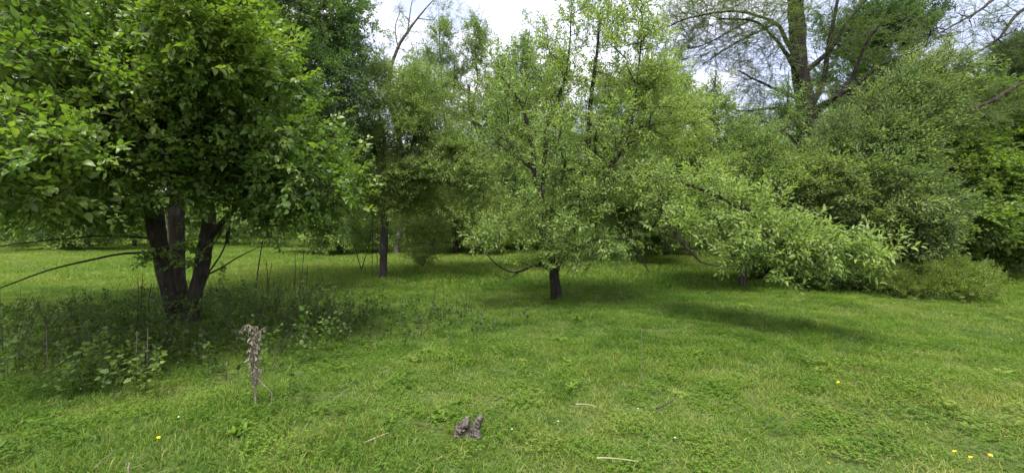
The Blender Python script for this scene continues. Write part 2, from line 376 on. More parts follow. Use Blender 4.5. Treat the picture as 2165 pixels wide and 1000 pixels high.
def build_tree(name, label, cat, base, limbs, blobs, spray, bark='bark_apple', group=None, per=10, sscale=(.8, 1.25), tint=.15, tvar=.14,
               upb=.25, r0=.006, explode=0, step=.3, minz=.35, wood_sides=4, outb=.25, jitter=.16, bare_limbs=(), sd=1, tipL=1.1):
    """limbs: list of lists of (px,py,d,radius); first limb(s) flagged trunk by index 0"""
    bz = float(ground_z(base[0], base[1]))
    root = empty(name, (base[0], base[1], bz), label, cat, group)
    npos, npar, npl, nrad = [], [], [], []
    first = None
    for li, lb in enumerate(limbs):
        pts = np.array([np.concatenate([P(a, b, c), [r]]) for a, b, c, r in lb])
        if li == 0: pts = np.concatenate([[[base[0], base[1], bz - .12, pts[0, 3] * (1.12 if 'three dark' in label else 1.35)]], pts])
        s = spline(pts, .14 if pts[0, 3] < .06 else .1)
        s[:, 3] = np.maximum(s[:, 3], .003)
        jt = np.cumsum(rng.normal(0, .35, (len(s), 3)), 0); jt -= jt.mean(0)
        w = np.minimum(np.arange(len(s)) / 6., 1)[:, None]
        s[:, :3] += jt * .014 * w * (1 if li else .5)
        thick = s[0, 3] > .05
        mb = MB(); tube(mb, s[:, :3], s[:, 3], 16 if thick else 7, bark=.10 if thick else .05, seed=li + sd)
        nm = 'trunk' if li == 0 or (thick and lb[0][1] > 560) else 'limb'
        mb.obj(nm, M[bark], root)
        if li in bare_limbs: continue
        idx0 = len(npos)
        dist = np.concatenate([[0], np.cumsum(np.linalg.norm(np.diff(s[:, :3], axis=0), axis=1))])
        lo = .25 if li == 0 and len(limbs) > 1 else .12
        for k in range(len(s)):
            if dist[k] < dist[-1] * lo and li == 0: continue
            npos.append(s[k, :3]); npar.append(-1); npl.append(dist[k] * .5); nrad.append(s[k, 3])
    nl = len(npos)
    att = in_blobs(blobs); att = att[att[:, 2] > minz]
    cap = nl + len(att) * 14
    pos = np.zeros((cap, 3)); pos[:nl] = npos; pl = np.zeros(cap); pl[:nl] = npl
    par = npar + [0] * 0; cnt = nl
    dl = np.array([np.min(((pos[:nl] - a) ** 2).sum(1)) for a in att])
    chains = []
    par = list(npar)
    for a in att[np.argsort(dl)]:
        dd = np.sqrt(((pos[:cnt] - a) ** 2).sum(1)); k = int(np.argmin(dd + .22 * pl[:cnt] + .25 * np.maximum(pos[:cnt, 2] - a[2], 0)))
        L = dd[k]
        if L < .05: continue
        p0 = pos[k]; m = int(min(12, max(2, round(L / step))))
        mid = (p0 + a) / 2 + np.array([0, 0, .10 * L]) + rng.normal(0, .09 * L, 3)
        t = np.linspace(0, 1, m + 1)[1:, None]
        q = (1 - t) ** 2 * p0 + 2 * t * (1 - t) * mid + t * t * a
        if m > 2: q[:-1] += rng.normal(0, .02 * min(L, 1), (m - 1, 3))
        ids = list(range(cnt, cnt + m))
        if cnt + m >= cap: break
        pos[cnt:cnt + m] = q; pl[cnt:cnt + m] = pl[k] + L * t[:, 0]
        par += [k] + ids[:-1]
        chains.append((k, ids)); cnt += m
    c = np.zeros(cnt)
    for k, ids in chains: c[ids[-1]] += 1
    for i in range(cnt - 1, nl - 1, -1): c[par[i]] += c[i]
    rad = np.zeros(cnt); rad[:nl] = nrad; rad[nl:] = r0 * np.sqrt(np.maximum(c[nl:], .3))
    mb = MB(); sp_p, sp_d = [], []
    for k, ids in chains:
        pts = np.concatenate([pos[k:k + 1], pos[ids]]); r = np.concatenate([[min(rad[k], rad[ids[0]] * 1.15)], rad[ids]]); r[-1] = r0 * .45
        tube(mb, pts, r, wood_sides if r[0] < .03 else 7, cap=False)
        L = np.linalg.norm(pts[-1] - pts[0]); m = per
        tt = 1 - (rng.uniform(0, 1, m) ** 1.2) * min(1, tipL / (L + .1))
        x = tt * (len(pts) - 1); i0 = np.clip(x.astype(int), 0, len(pts) - 2); fr = (x - i0)[:, None]
        pp = pts[i0] * (1 - fr) + pts[i0 + 1] * fr
        sp_p.append(pp); sp_d.append(np.repeat(unit(pts[-1] - pts[-2])[None], m, 0))
    if chains:
        o = mb.obj('branches', M[bark], root); o['kind'] = 'stuff'
    if not len(sp_p) or spray is None: return root
    pp = np.concatenate(sp_p); dd = np.concatenate(sp_d)
    pp = pp + rng.normal(0, jitter, pp.shape) * np.array([1, 1, .7])
    ctr = att.mean(0)
    d = unit(dd * .5 + rng.normal(0, .55, pp.shape) + unit(pp - ctr) * outb + np.array([0, 0, upb]))
    n = np.array([0, 0, 1.]) + rng.normal(0, .3, pp.shape)
    ok = pp[:, 2] > minz; pp, d, n = pp[ok], d[ok], n[ok]
    dist = np.linalg.norm(pp - np.array([0, 0, CAMH]), axis=1); ok = dist > 2.2; pp, d, n = pp[ok], d[ok], n[ok]
    d, s, n = frames(d, n)
    N = len(pp); scl = rng.uniform(*sscale, N); mkey, sprays = SP[spray]; idx = rng.integers(0, len(sprays), N)
    tn = tint + tvar * noise2(pp[:, 0] * 1.1 + pp[:, 2] * .9, pp[:, 1] * 1.1 - pp[:, 2] * .7, 1.3) + rng.normal(0, .05, N)
    keep = np.ones(N, bool)
    if explode:
        px = pp[:, 0] / pp[:, 1] * F + W0 / 2; py = HZ - (pp[:, 2] - CAMH) / pp[:, 1] * F
        vis = (px > 10) & (px < W0 - 10) & (py > 5) & (py < H0)
        dist = np.linalg.norm(pp - np.array([0, 0, CAMH]), axis=1)
        sc = np.where(vis, dist / scl, 1e9)
        order = np.argsort(sc); lm = None; made = 0; tw = MB()
        for i in order:
            sp = sprays[idx[i]]
            if made + len(sp.ps) > explode: break
            keep[i] = False
            R = np.stack([d[i], s[i], n[i]], -1)
            tube(tw, pp[i] + (np.linspace(0, 1, 4)[:, None] * np.array([[.32, 0, 0]]) * scl[i]) @ R.T, np.linspace(.0035, .0012, 4), 3, cap=False)
            if lm is None:
                lm = []
                for q in range(4):
                    b = MB(); add_leaves(b, np.zeros((1, 3)), np.array([[1, 0, 0.]]), np.array([[0, 0, 1.]]), np.ones(1), (1.15 if spray == 'pear' else .74), '8', np.array([[.15, .4, .65, .95][q] + .2]))
                    lm.append(b.mesh('leaf', [M[mkey]]))
            a_, b_, c_ = frames(sp.ds, sp.ns)
            for j in range(len(sp.ps)):
                lo = bpy.data.objects.new('leaf', lm[int(sp.lr[j] * 3.99)])
                Rl = R @ np.stack([a_[j], b_[j], c_[j]], -1); Lq = sp.ls[j] * scl[i]
                T = Matrix(((*(Rl[0] * Lq), 0), (*(Rl[1] * Lq), 0), (*(Rl[2] * Lq), 0), (0, 0, 0, 1)))
                loc = pp[i] + R @ (sp.ps[j] * scl[i]) - np.array(root.location)
                T.translation = Vector(loc); lo.matrix_local = T
                COL.objects.link(lo); lo.parent = root; made += 1
        t_o = tw.obj('twigs', M['twig'], root); t_o['kind'] = 'stuff'
    scatter('leaves', mkey + spray, sprays, pp[keep], to_euler(d, s, n)[keep], scl[keep], idx[keep], tn[keep], [M[mkey], M['twig']], root)
    return root

def base_at(px, d):
    return ((px - W0 / 2) / F * d, d)

# ------------------------------------------------------------------ ground
def build_ground():
    mb = MB()
    a = np.concatenate([np.linspace(-400, -42, 12), np.linspace(-40, 40, 201), np.linspace(42, 400, 12)])
    b = np.concatenate([np.linspace(-40, -3, 8), np.linspace(-2, 60, 156), np.linspace(62, 900, 18)])
    X, Y = np.meshgrid(a, b); Z = ground_z(X, Y)
    v = np.stack([X, Y, Z], -1).reshape(-1, 3); w = len(a)
    i = np.arange(len(b) - 1)[:, None] * w; j = np.arange(w - 1)[None]
    f = np.stack([i + j, i + j + 1, i + w + j + 1, i + w + j], -1).reshape(-1, 4)
    mb.add(v, f)
    m, n, l = new_mat('soil and thatch')
    out = n.new('ShaderNodeOutputMaterial'); p = n.new('ShaderNodeBsdfPrincipled'); p.inputs['Roughness'].default_value = .95; p.inputs['Specular IOR Level'].default_value = .1
    g = n.new('ShaderNodeTexCoord'); n1 = n.new('ShaderNodeTexNoise'); n1.inputs['Scale'].default_value = 26; n1.inputs['Detail'].default_value = 9
    n2 = n.new('ShaderNodeTexNoise'); n2.inputs['Scale'].default_value = 1.1; n2.inputs['Detail'].default_value = 4
    l.new(g.outputs['Object'], n1.inputs['Vector']); l.new(g.outputs['Object'], n2.inputs['Vector'])
    r1 = n.new('ShaderNodeValToRGB'); e = r1.color_ramp.elements; e[0].position = .3; e[0].color = (.030, .045, .012, 1); e[1].position = .7; e[1].color = (.085, .12, .03, 1)
    r2 = n.new('ShaderNodeValToRGB'); e = r2.color_ramp.elements; e[0].position = .5; e[1].position = .68; e[1].color = (.5, .5, .5, 1)
    l.new(n1.outputs['Fac'], r1.inputs[0]); l.new(n2.outputs['Fac'], r2.inputs[0])
    k = n.new('ShaderNodeMix'); k.data_type = 'RGBA'; k.inputs[7].default_value = (.10, .085, .035, 1)
    l.new(r2.outputs[0], k.inputs[0]); l.new(r1.outputs[0], k.inputs[6]); l.new(k.outputs[2], p.inputs['Base Color'])
    bp = n.new('ShaderNodeBump'); bp.inputs['Distance'].default_value = .03; l.new(n1.outputs['Fac'], bp.inputs['Height']); l.new(bp.outputs[0], p.inputs['Normal'])
    l.new(p.outputs[0], out.inputs['Surface'])
    o = mb.obj('ground', m); o['kind'] = 'structure'
build_ground()

# ------------------------------------------------------------------ trees
def mk(*a): return list(a)

# A: the big near tree on the left
bA = base_at(385, 7.5)
build_tree('broadleaf_tree', 'big near tree with three dark leaning trunks and broad glossy green leaves, at left', 'tree', bA,
    [[(368, 665, 7.45, 0.106), (348, 570, 7.4, 0.110), (332, 490, 7.3, 0.119), (318, 430, 7.2, 0.123), (262, 372, 6.9, 0.088), (190, 300, 6.3, 0.070), (110, 200, 5.6, 0.040)],
     [(386, 690, 7.7, 0.088), (382, 600, 7.8, 0.088), (373, 500, 7.8, 0.101), (368, 400, 7.8, 0.106), (392, 250, 7.9, 0.088), (430, 80, 8.0, 0.070), (440, -120, 8.2, .04)],
     [(400, 690, 7.5, 0.110), (414, 620, 7.5, 0.106), (430, 540, 7.5, 0.106), (443, 450, 7.5, 0.097), (428, 395, 7.4, 0.090), (470, 300, 7.0, 0.070), (560, 220, 6.6, 0.045), (620, 160, 6.3, 0.025)],
     [(440, 440, 7.5, 0.080), (400, 405, 7.3, 0.070), (350, 300, 6.6, 0.050), (330, 150, 5.8, 0.030), (380, 60, 5.2, 0.015)],
     [(335, 535, 7.3, 0.022), (265, 536, 7.0, 0.018), (180, 553, 6.6, 0.014), (95, 572, 6.2, 0.011), (0, 607, 5.9, 0.008), (-60, 625, 5.7, .004)],
     [(330, 505, 7.3, 0.020), (230, 498, 6.8, 0.014), (100, 508, 6.4, 0.010), (0, 522, 6.1, 0.007)],
     [(436, 582, 7.45, 0.018), (470, 565, 7.2, 0.013), (510, 540, 7.0, 0.009), (548, 520, 6.9, 0.005)],
     [(438, 580, 7.45, 0.016), (462, 545, 7.3, 0.012), (480, 510, 7.2, 0.009), (492, 470, 7.1, 0.006)],
     [(442, 560, 7.45, 0.012), (450, 520, 7.4, 0.009), (470, 490, 7.4, 0.005)],
     [(445, 500, 7.4, 0.050), (520, 420, 7.0, 0.035), (620, 380, 6.6, 0.025), (720, 380, 6.3, 0.012)],
     [(320, 440, 7.2, 0.060), (200, 420, 6.6, 0.040), (80, 400, 5.9, 0.025), (-60, 380, 5.2, .012)],
     [(375, 300, 7.8, 0.090), (300, 100, 8.6, 0.060), (200, -150, 9.4, .03)],
     [(385, 200, 7.9, 0.080), (520, 0, 8.8, 0.050), (640, -160, 9.4, .03)]],
    [(90, 230, 5.0, 190, 170, 1.1, 95), (40, 330, 4.1, 110, 110, .8, 45), (210, 80, 5.6, 190, 140, 1.4, 110), (330, 210, 5.7, 170, 150, 1.2, 110),
     (440, 70, 5.0, 90, 100, .8, 50), (500, 170, 5.9, 110, 100, 1.0, 60), (470, 330, 6.2, 150, 80, 1.0, 80), (610, 320, 6.3, 100, 90, 1.1, 50), (670, 390, 6.2, 75, 55, .8, 30),
     (600, 425, 6.6, 110, 45, .8, 32), (330, 395, 5.9, 150, 34, .9, 28), (110, 410, 6.0, 170, 60, 1.2, 60), (230, 465, 6.9, 60, 22, .6, 7),
     (250, -90, 7.5, 420, 130, 2.6, 150), (60, 100, 8.8, 300, 220, 1.6, 90), (380, 250, 9.6, 330, 200, 1.4, 110), (335, 537, 7.15, 26, 12, .2, 3), (438, 552, 7.3, 16, 14, .15, 2), (400, 605, 7.3, 20, 8, .15, 1), (-100, 300, 7.0, 220, 230, 2.2, 80), (320, -330, 8, 330, 180, 2.5, 70)],
    'pear', 'bark_dark', per=7, explode=296, tint=.22, tvar=.20, jitter=.13, bare_limbs=(4, 5, 6, 7, 8), minz=1.0, sscale=(.8, 1.25))

# B: tall bluish tree behind it
build_tree('broadleaf_tree', 'tall dark green tree rising behind the three-trunked tree, its crown against the sky', 'tree', base_at(372, 12.5),
    [[(372, 560, 12.5, .2), (380, 400, 12.5, .18), (440, 240, 12.5, .14), (540, 60, 12.5, .09), (600, -160, 12.5, .04)],
     [(400, 330, 12.5, .12), (520, 240, 12.0, .09), (640, 190, 11.6, .05), (730, 160, 11.4, .02)],
     [(470, 190, 12.5, .1), (620, 80, 12.2, .06), (720, -40, 12, .03)]],
    [(620, 60, 12, 150, 140, 2.0, 170), (680, 200, 11.8, 90, 120, 1.6, 110), (590, 250, 12.6, 130, 130, 1.6, 100), (520, 20, 13, 120, 150, 2, 90), (720, 20, 12, 60, 90, 1.2, 45), (560, -150, 12.5, 190, 140, 2.5, 90), (690, 310, 11.8, 60, 60, 1, 40)],
    'broad', 'bark_dark', per=8, tint=.22)

# C: mid-left tree with the arching branch
build_tree('apple_tree', 'slender straight-trunked tree with one arching dark branch, left of the centre tree', 'tree', base_at(810, 14.0),
    [[(810, 570, 14, .12), (812, 480, 14, .115), (816, 400, 14, .10), (812, 300, 14, .06), (800, 220, 14, .035), (812, 150, 14, .012)],
     [(816, 380, 14, .09), (840, 340, 13.9, .08), (880, 316, 13.8, .07), (940, 302, 13.6, .06), (1005, 308, 13.4, .04), (1040, 330, 13.3, .02)],
     [(812, 350, 14, .06), (770, 280, 14, .05), (740, 200, 14, .02)],
     [(786, 590, 14, .012), (788, 500, 14, .01), (790, 430, 14, .006)], [(797, 590, 14, .012), (798, 500, 14, .01), (800, 440, 14, .006)],
     [(870, 318, 13.8, .05), (880, 250, 13.8, .03), (900, 180, 13.8, .015)]],
    [(805, 420, 13.7, 50, 50, .7, 50), (850, 370, 13.6, 60, 40, .8, 40), (800, 230, 14, 70, 110, 1.4, 80), (880, 290, 13.6, 90, 50, 1.1, 50), (970, 350, 13.4, 80, 50, 1.0, 60), (760, 330, 14, 50, 70, 1, 40), (890, 210, 13.8, 60, 70, 1, 50), (880, 400, 14.5, 60, 50, 1, 34)],
    'applefar', 'bark_grey', per=8, tint=.32, bare_limbs=(3, 4))

# D: tree with bare top
build_tree('bare_topped_tree', 'thin tree with a bare forked top standing out against the sky, left of centre', 'tree', base_at(838, 25),
    [[(840, 520, 25, .16), (850, 440, 25, .15), (845, 300, 25, .14), (820, 190, 25, .12), (838, 110, 25, .09), (868, 60, 25, .06), (905, 15, 25, .035), (930, -10, 25, .012)],
     [(862, 66, 25, .04), (868, 20, 25, .025), (878, -30, 25, .01)], [(842, 105, 25, .04), (836, 60, 25, .03), (850, 15, 25, .012)],
     [(885, 40, 25, .03), (915, 42, 25, .02), (925, 30, 25, .01)], [(828, 150, 25, .05), (790, 110, 25, .03), (775, 80, 25, .012)]],
    [(850, 60, 25, 45, 55, 1.6, 40), (850, 170, 25, 70, 50, 2, 60)], 'applefar', 'bark_grey', per=1, r0=.012, sscale=(.7, 1.1))

# E: centre apple tree
bE = base_at(1177, 9.8)
build_tree('apple_tree', 'small apple tree at the centre with short dark trunk and long low leafy boughs', 'tree', bE,
    [[(1176, 610, 9.8, .115), (1173, 575, 9.8, .105), (1180, 555, 9.8, .10), (1198, 520, 9.8, .085), (1218, 450, 9.8, .075), (1236, 370, 9.8, .07), (1243, 300, 9.8, .06), (1248, 220, 9.8, .045), (1262, 110, 9.8, .03), (1270, 20, 9.8, .015)],
     [(1175, 570, 9.8, .08), (1160, 500, 9.8, .065), (1146, 430, 9.8, .06), (1130, 370, 9.8, .06), (1126, 320, 9.8, .05), (1105, 230, 9.8, .035), (1060, 160, 9.9, .02)],
     [(1146, 420, 9.8, .05), (1152, 320, 9.7, .05), (1160, 255, 9.7, .05), (1190, 180, 9.7, .04), (1205, 90, 9.7, .02), (1210, 0, 9.7, .01)],
     [(1173, 573, 9.8, .05), (1140, 560, 9.4, .035), (1090, 575, 9.0, .022), (1050, 560, 8.8, .016), (1010, 515, 8.7, .008)],
     [(1095, 577, 9.0, .015), (1070, 590, 8.9, .012), (1045, 578, 8.8, .006)],
     [(1236, 400, 9.8, .055), (1320, 372, 9.2, .045), (1410, 375, 8.4, .036), (1500, 405, 7.6, .030), (1590, 460, 7.0, .024), (1680, 520, 6.6, .018), (1760, 540, 6.3, .013), (1850, 543, 6.1, .005)],
     [(1400, 372, 8.5, .026), (1400, 430, 7.9, .024), (1425, 490, 7.3, .028), (1465, 540, 6.9, .022), (1495, 562, 6.7, .012), (1560, 566, 6.6, .004)],
     [(1560, 425, 7.2, .03), (1640, 500, 6.7, .02), (1700, 570, 6.4, .01)],
     [(1225, 430, 9.8, .05), (1280, 370, 9.6, .045), (1330, 280, 9.5, .035), (1350, 150, 9.5, .02), (1360, 30, 9.5, .01)],
     [(1240, 350, 9.8, .04), (1340, 300, 10, .03), (1430, 230, 10.1, .015)],
     [(1130, 360, 9.8, .04), (1060, 310, 10, .03), (990, 240, 10.2, .015)],
     [(1190, 545, 9.8, .035), (1250, 510, 9.3, .025), (1330, 510, 8.9, .018), (1375, 575, 8.8, .008)]],
    [(1180, 460, 9.5, 130, 50, 1.3, 36), (1150, 548, 9.3, 55, 18, .6, 9), (1030, 500, 8.9, 42, 34, .4, 15), (1210, 530, 9.0, 60, 22, .4, 10), (1250, 520, 9.2, 110, 32, .8, 28), (1070, 575, 8.9, 26, 8, .3, 3),
     (1180, 390, 9.6, 170, 60, 1.5, 48), (1250, 290, 9.7, 140, 100, 1.6, 66), (1110, 280, 9.8, 130, 90, 1.4, 46), (1190, 140, 9.8, 70, 120, 1.0, 46), (1320, 110, 9.7, 100, 130, 1.3, 84), (1400, 230, 9.6, 80, 110, 1.2, 60), (1090, 170, 9.9, 60, 60, .8, 18), (1260, 10, 9.8, 90, 80, 1.0, 24),
     (1340, 390, 9.0, 80, 50, .9, 30), (1450, 400, 7.9, 80, 45, .6, 30), (1460, 480, 7.3, 45, 40, .4, 12), (1560, 440, 7.2, 80, 34, .5, 26), (1640, 490, 6.8, 80, 28, .4, 26), (1590, 540, 6.8, 80, 16, .35, 14), (1720, 530, 6.4, 70, 24, .3, 22), (1830, 543, 6.1, 50, 10, .16, 10), (1690, 570, 6.5, 45, 14, .2, 7)],
    'apple', 'bark_apple', per=8, tipL=.8, jitter=.12, explode=290, tint=.42, tvar=.16, minz=.78, upb=.3, sscale=(.8, 1.3), sd=5)
print('trees part 1')

# F: apple trees behind the centre one
def sprouts(lst, d):
    return [[(x, y0, d, .03), (x + rng.uniform(-8, 8), (y0 + y1) / 2, d, .02), (x + rng.uniform(-12, 12), y1, d, .006)] for x, y0, y1 in lst]
build_tree('apple_tree', 'apple tree with tall upright shoots behind and left of the small centre tree', 'tree', base_at(1174, 16),
    [[(1172, 560, 16, .15), (1140, 470, 16, .14), (1060, 370, 16, .12), (1000, 250, 16, .08), (990, 180, 16, .05)], 
     [(1085, 400, 16, .08), (1090, 300, 16, .07), (1100, 200, 16, .04)], [(1030, 370, 16, .07), (960, 300, 15.8, .05), (930, 220, 15.7, .03)],
     [(1040, 200, 16, .035), (1058, 150, 15.4, .03), (1100, 130, 15, .022), (1150, 155, 15, .010)]] + sprouts([(935, 200, 5), (1010, 180, 25), (1110, 180, 40), (960, 190, 90), (1060, 170, 110), (1080, 190, 90), (880, 230, 90)], 15.8),
    [(1000, 260, 16, 130, 80, 1.8, 130), (1090, 220, 16, 90, 70, 1.5, 80), (1150, 170, 17, 60, 60, 1.3, 40), (1010, 100, 15.9, 14, 70, .3, 30), (935, 90, 15.8, 22, 80, .4, 22), (1110, 110, 15.8, 14, 70, .3, 18), (960, 160, 16, 50, 50, 1, 16), (1060, 160, 16, 60, 40, 1, 16), (1050, 380, 16, 130, 80, 1.8, 90), (900, 190, 16, 60, 80, 1, 50)],
    'applefar', 'bark_apple', per=6, tint=.16, upb=.6)
build_tree('apple_tree', 'leafy apple tree behind the small centre tree, thin trunk seen just right of it', 'tree', base_at(1247, 20),
    [[(1247, 540, 20, .12), (1250, 450, 20, .12), (1270, 330, 20, .1), (1290, 200, 20, .06)], [(1255, 420, 20, .08), (1340, 340, 20, .06), (1400, 260, 20, .03)], [(1250, 440, 20, .08), (1180, 360, 20, .06), (1150, 280, 20, .03)]],
    [(1290, 270, 20, 140, 110, 2.2, 140), (1380, 180, 20, 70, 60, 2, 50), (1350, 400, 19.5, 100, 80, 2, 110), (1190, 400, 20, 100, 80, 2, 100), (1380, 480, 19, 60, 40, 1.4, 40)],
    'applefar', 'bark_apple', per=11, tint=.10, sscale=(1, 1.5))

# G: right of centre
build_tree('apple_tree', 'apple tree whose grey trunk shows under the long low bough right of centre', 'tree', base_at(1570, 12.2),
    [[(1570, 585, 12.2, .09), (1572, 520, 12.2, .085), (1560, 440, 12.2, .08), (1530, 330, 12.2, .06), (1510, 230, 12.2, .04), (1515, 150, 12.2, .015)],
     [(1565, 450, 12.2, .06), (1620, 360, 12.2, .05), (1660, 240, 12.2, .025), (1668, 150, 12.2, .01)], [(1560, 440, 12.2, .05), (1480, 400, 12, .04), (1420, 340, 12, .02)]],
    [(1480, 340, 12, 80, 90, 1.3, 56), (1560, 370, 12.2, 90, 90, 1.4, 59), (1650, 400, 12.2, 80, 80, 1.3, 49), (1510, 230, 12.2, 36, 60, .6, 11), (1662, 240, 12.2, 14, 70, .4, 8), (1600, 280, 12.2, 50, 40, .8, 9), (1540, 460, 11.8, 120, 60, 1.2, 56), (1440, 230, 12.2, 40, 70, .8, 18)],
    'applefar', 'bark_grey', per=12, tint=.30, tvar=.2, sd=3, tipL=.8, jitter=.12)

# H: the big dark-trunked tree
dH = 16.0
build_tree('locust_tree', 'tall tree with thick black forking trunk and thin feathery foliage against the sky', 'tree', base_at(1700, dH),
    [[(1706, 540, dH, .32), (1702, 420, dH, .29), (1704, 300, dH, .28), (1706, 235, dH, .31), (1694, 170, dH, .28), (1688, 100, dH, .26), (1684, 30, dH, .24), (1680, -80, dH, .2), (1672, -240, dH, .12)],
     [(1700, 150, dH, .10), (1664, 90, dH, .07), (1640, 50, dH, .055), (1560, 25, dH - 1, .035), (1470, 35, dH - 2, .025), (1400, 60, dH - 2.5, .015)],
     [(1700, 200, dH, .09), (1672, 130, dH - .6, .07), (1635, 80, dH - 1, .05), (1590, 45, dH - 1.5, .035), (1520, 40, dH - 2, .02)],
     [(1716, 225, dH, .11), (1742, 170, dH, .085), (1752, 90, dH, .07), (1770, 10, dH, .05), (1780, -80, dH, .05)],
     [(1716, 245, dH, .11), (1765, 205, dH, .085), (1800, 165, dH, .07), (1830, 95, dH, .05), (1880, 30, dH, .03)],
     [(1705, 150, dH, .09), (1755, 105, dH, .07), (1790, 50, dH, .05), (1850, -20, dH, .04)],
     [(1716, 235, dH, .10), (1800, 185, dH - .6, .075), (1860, 140, dH - 1, .05), (1930, 110, dH - 1.4, .03)],
     [(1704, 330, dH, .10), (1760, 270, dH, .08), (1850, 215, dH, .05), (1920, 200, dH, .03)],
     [(1700, 250, dH, .08), (1640, 230, dH, .05), (1570, 235, dH, .03), (1530, 220, dH, .012)], [(1690, 210, dH, .07), (1620, 180, dH - .6, .04), (1560, 150, dH - 1, .02)],
     [(1700, 60, dH, .1), (1640, -40, dH, .06), (1540, -90, dH - 1, .03)], [(1640, 50, dH, .05), (1560, 90, dH - .5, .03), (1480, 140, dH - 1, .012)], [(1600, 35, dH - .5, .04), (1500, 90, dH - 1, .02), (1430, 110, dH - 1.5, .01)]],
    [(1540, 40, dH - 1.5, 150, 50, 1.4, 90), (1560, 110, dH - 1, 110, 60, 1.4, 50), (1650, 90, dH - 1.2, 50, 80, .5, 8), (1740, 200, dH - 1.2, 60, 60, .5, 10), (1700, -40, dH, 220, 60, 2.5, 56), (1600, 180, dH, 70, 40, 1, 16), (1620, 235, dH, 90, 25, 1, 30), (1760, 100, dH, 90, 90, 1.5, 26), (1860, 80, dH, 80, 70, 1.5, 30), (1450, 60, dH - 2, 60, 50, 1, 16), (1820, 230, dH, 100, 50, 1.4, 36)],
    'feather', 'bark_black', per=4, r0=.0045, tint=.14, upb=-.02, sd=9, step=.4, outb=.5)

# K: dark leafy tree behind it
build_tree('maple_tree', 'dark-leaved tree whose crown shows behind the thick black trunk, against white sky', 'tree', base_at(1880, 22),
    [[(1880, 500, 22, .25), (1880, 350, 22, .22), (1870, 200, 22, .18), (1860, 60, 22, .12), (1850, -60, 22, .05)], [(1870, 220, 22, .12), (1800, 130, 22, .08), (1740, 60, 22, .03)], [(1870, 200, 22, .1), (1930, 120, 22, .06), (1980, 60, 22, .02)]],
    [(1860, 80, 22, 90, 60, 2.2, 90), (1930, 50, 22, 60, 50, 1.5, 40), (1790, 60, 22, 60, 60, 1.5, 24), (1820, 170, 22, 110, 50, 2, 70), (1900, 260, 22, 130, 90, 2.5, 120)],
    'dark', 'bark_black', per=6, tint=-.05, jitter=.1, tipL=.7)

# I: the pale olive skirted tree(s)
build_tree('apple_tree', 'large pale olive-green tree with a skirt of branches down to the shaded grass, right', 'tree', base_at(1790, 12.8),
    [[(1790, 580, 12.8, .18), (1795, 500, 12.8, .17), (1810, 400, 12.8, .14), (1850, 300, 12.6, .10), (1900, 200, 12.4, .06), (1930, 150, 12.4, .03)],
     [(1795, 470, 12.8, .10), (1740, 380, 12.5, .08), (1690, 310, 12.3, .05), (1650, 270, 12.2, .02)], [(1800, 440, 12.7, .09), (1860, 400, 11.8, .06), (1930, 430, 11, .04), (1990, 490, 10.6, .015)],
     [(1790, 470, 12.7, .08), (1720, 460, 12, .05), (1660, 500, 11.5, .02)], [(1810, 400, 12.7, .07), (1780, 330, 12, .05), (1800, 260, 11.6, .02)]],
    [(1900, 240, 12.3, 80, 60, 1.2, 37), (1820, 320, 12.2, 90, 60, 1.3, 43), (1880, 330, 12.2, 70, 60, 1.3, 40), (1680, 370, 12.2, 70, 50, 1.2, 31), (1770, 400, 11.8, 140, 70, 1.4, 80), (1860, 440, 11.3, 95, 65, 1.3, 68), (1680, 420, 12, 70, 60, 1.1, 31), (1910, 495, 10.9, 50, 34, .8, 21), (1800, 500, 11.6, 130, 40, 1.1, 37), (1960, 170, 12.6, 50, 36, 1, 13)],
    'olive', 'bark_grey', per=16, tint=.36, tvar=.30, minz=.5, sd=4, upb=-.02, outb=.8, tipL=.65, jitter=.10, sscale=(.8, 1.8))

# L: yellow-green maple on the right
build_tree('maple_tree', 'yellow-green tree with flat layered foliage at the right edge, in front of the dark conifer', 'tree', base_at(2060, 15),
    [[(2060, 560, 15, .2), (2050, 460, 15, .18), (2020, 380, 15, .14), (2040, 280, 15, .1), (2060, 190, 15, .05)], [(2045, 440, 15, .1), (2110, 380, 14, .07), (2180, 350, 13, .04)], [(2030, 380, 15, .1), (1980, 300, 15, .06), (1940, 240, 15, .03)],
     [(2045, 450, 15, .08), (2000, 440, 14, .05), (1960, 460, 13.5, .02)]],
    [(2060, 300, 14.6, 110, 60, 1.6, 90), (2110, 380, 14, 100, 50, 1.6, 80), (2000, 390, 13.8, 90, 70, 1.5, 90), (1980, 300, 14.2, 70, 60, 1.4, 50), (2000, 470, 13.2, 80, 40, 1.3, 50), (2070, 480, 13.6, 120, 45, 1.6, 90), (2150, 520, 13.2, 80, 28, 1.2, 34), (2040, 220, 15, 100, 50, 1.6, 60), (1990, 520, 13.8, 60, 25, 1, 20), (2190, 300, 14, 60, 60, 1.4, 40)],
    'yellow', 'bark_grey', per=10, tint=.18, minz=.6, upb=.05)

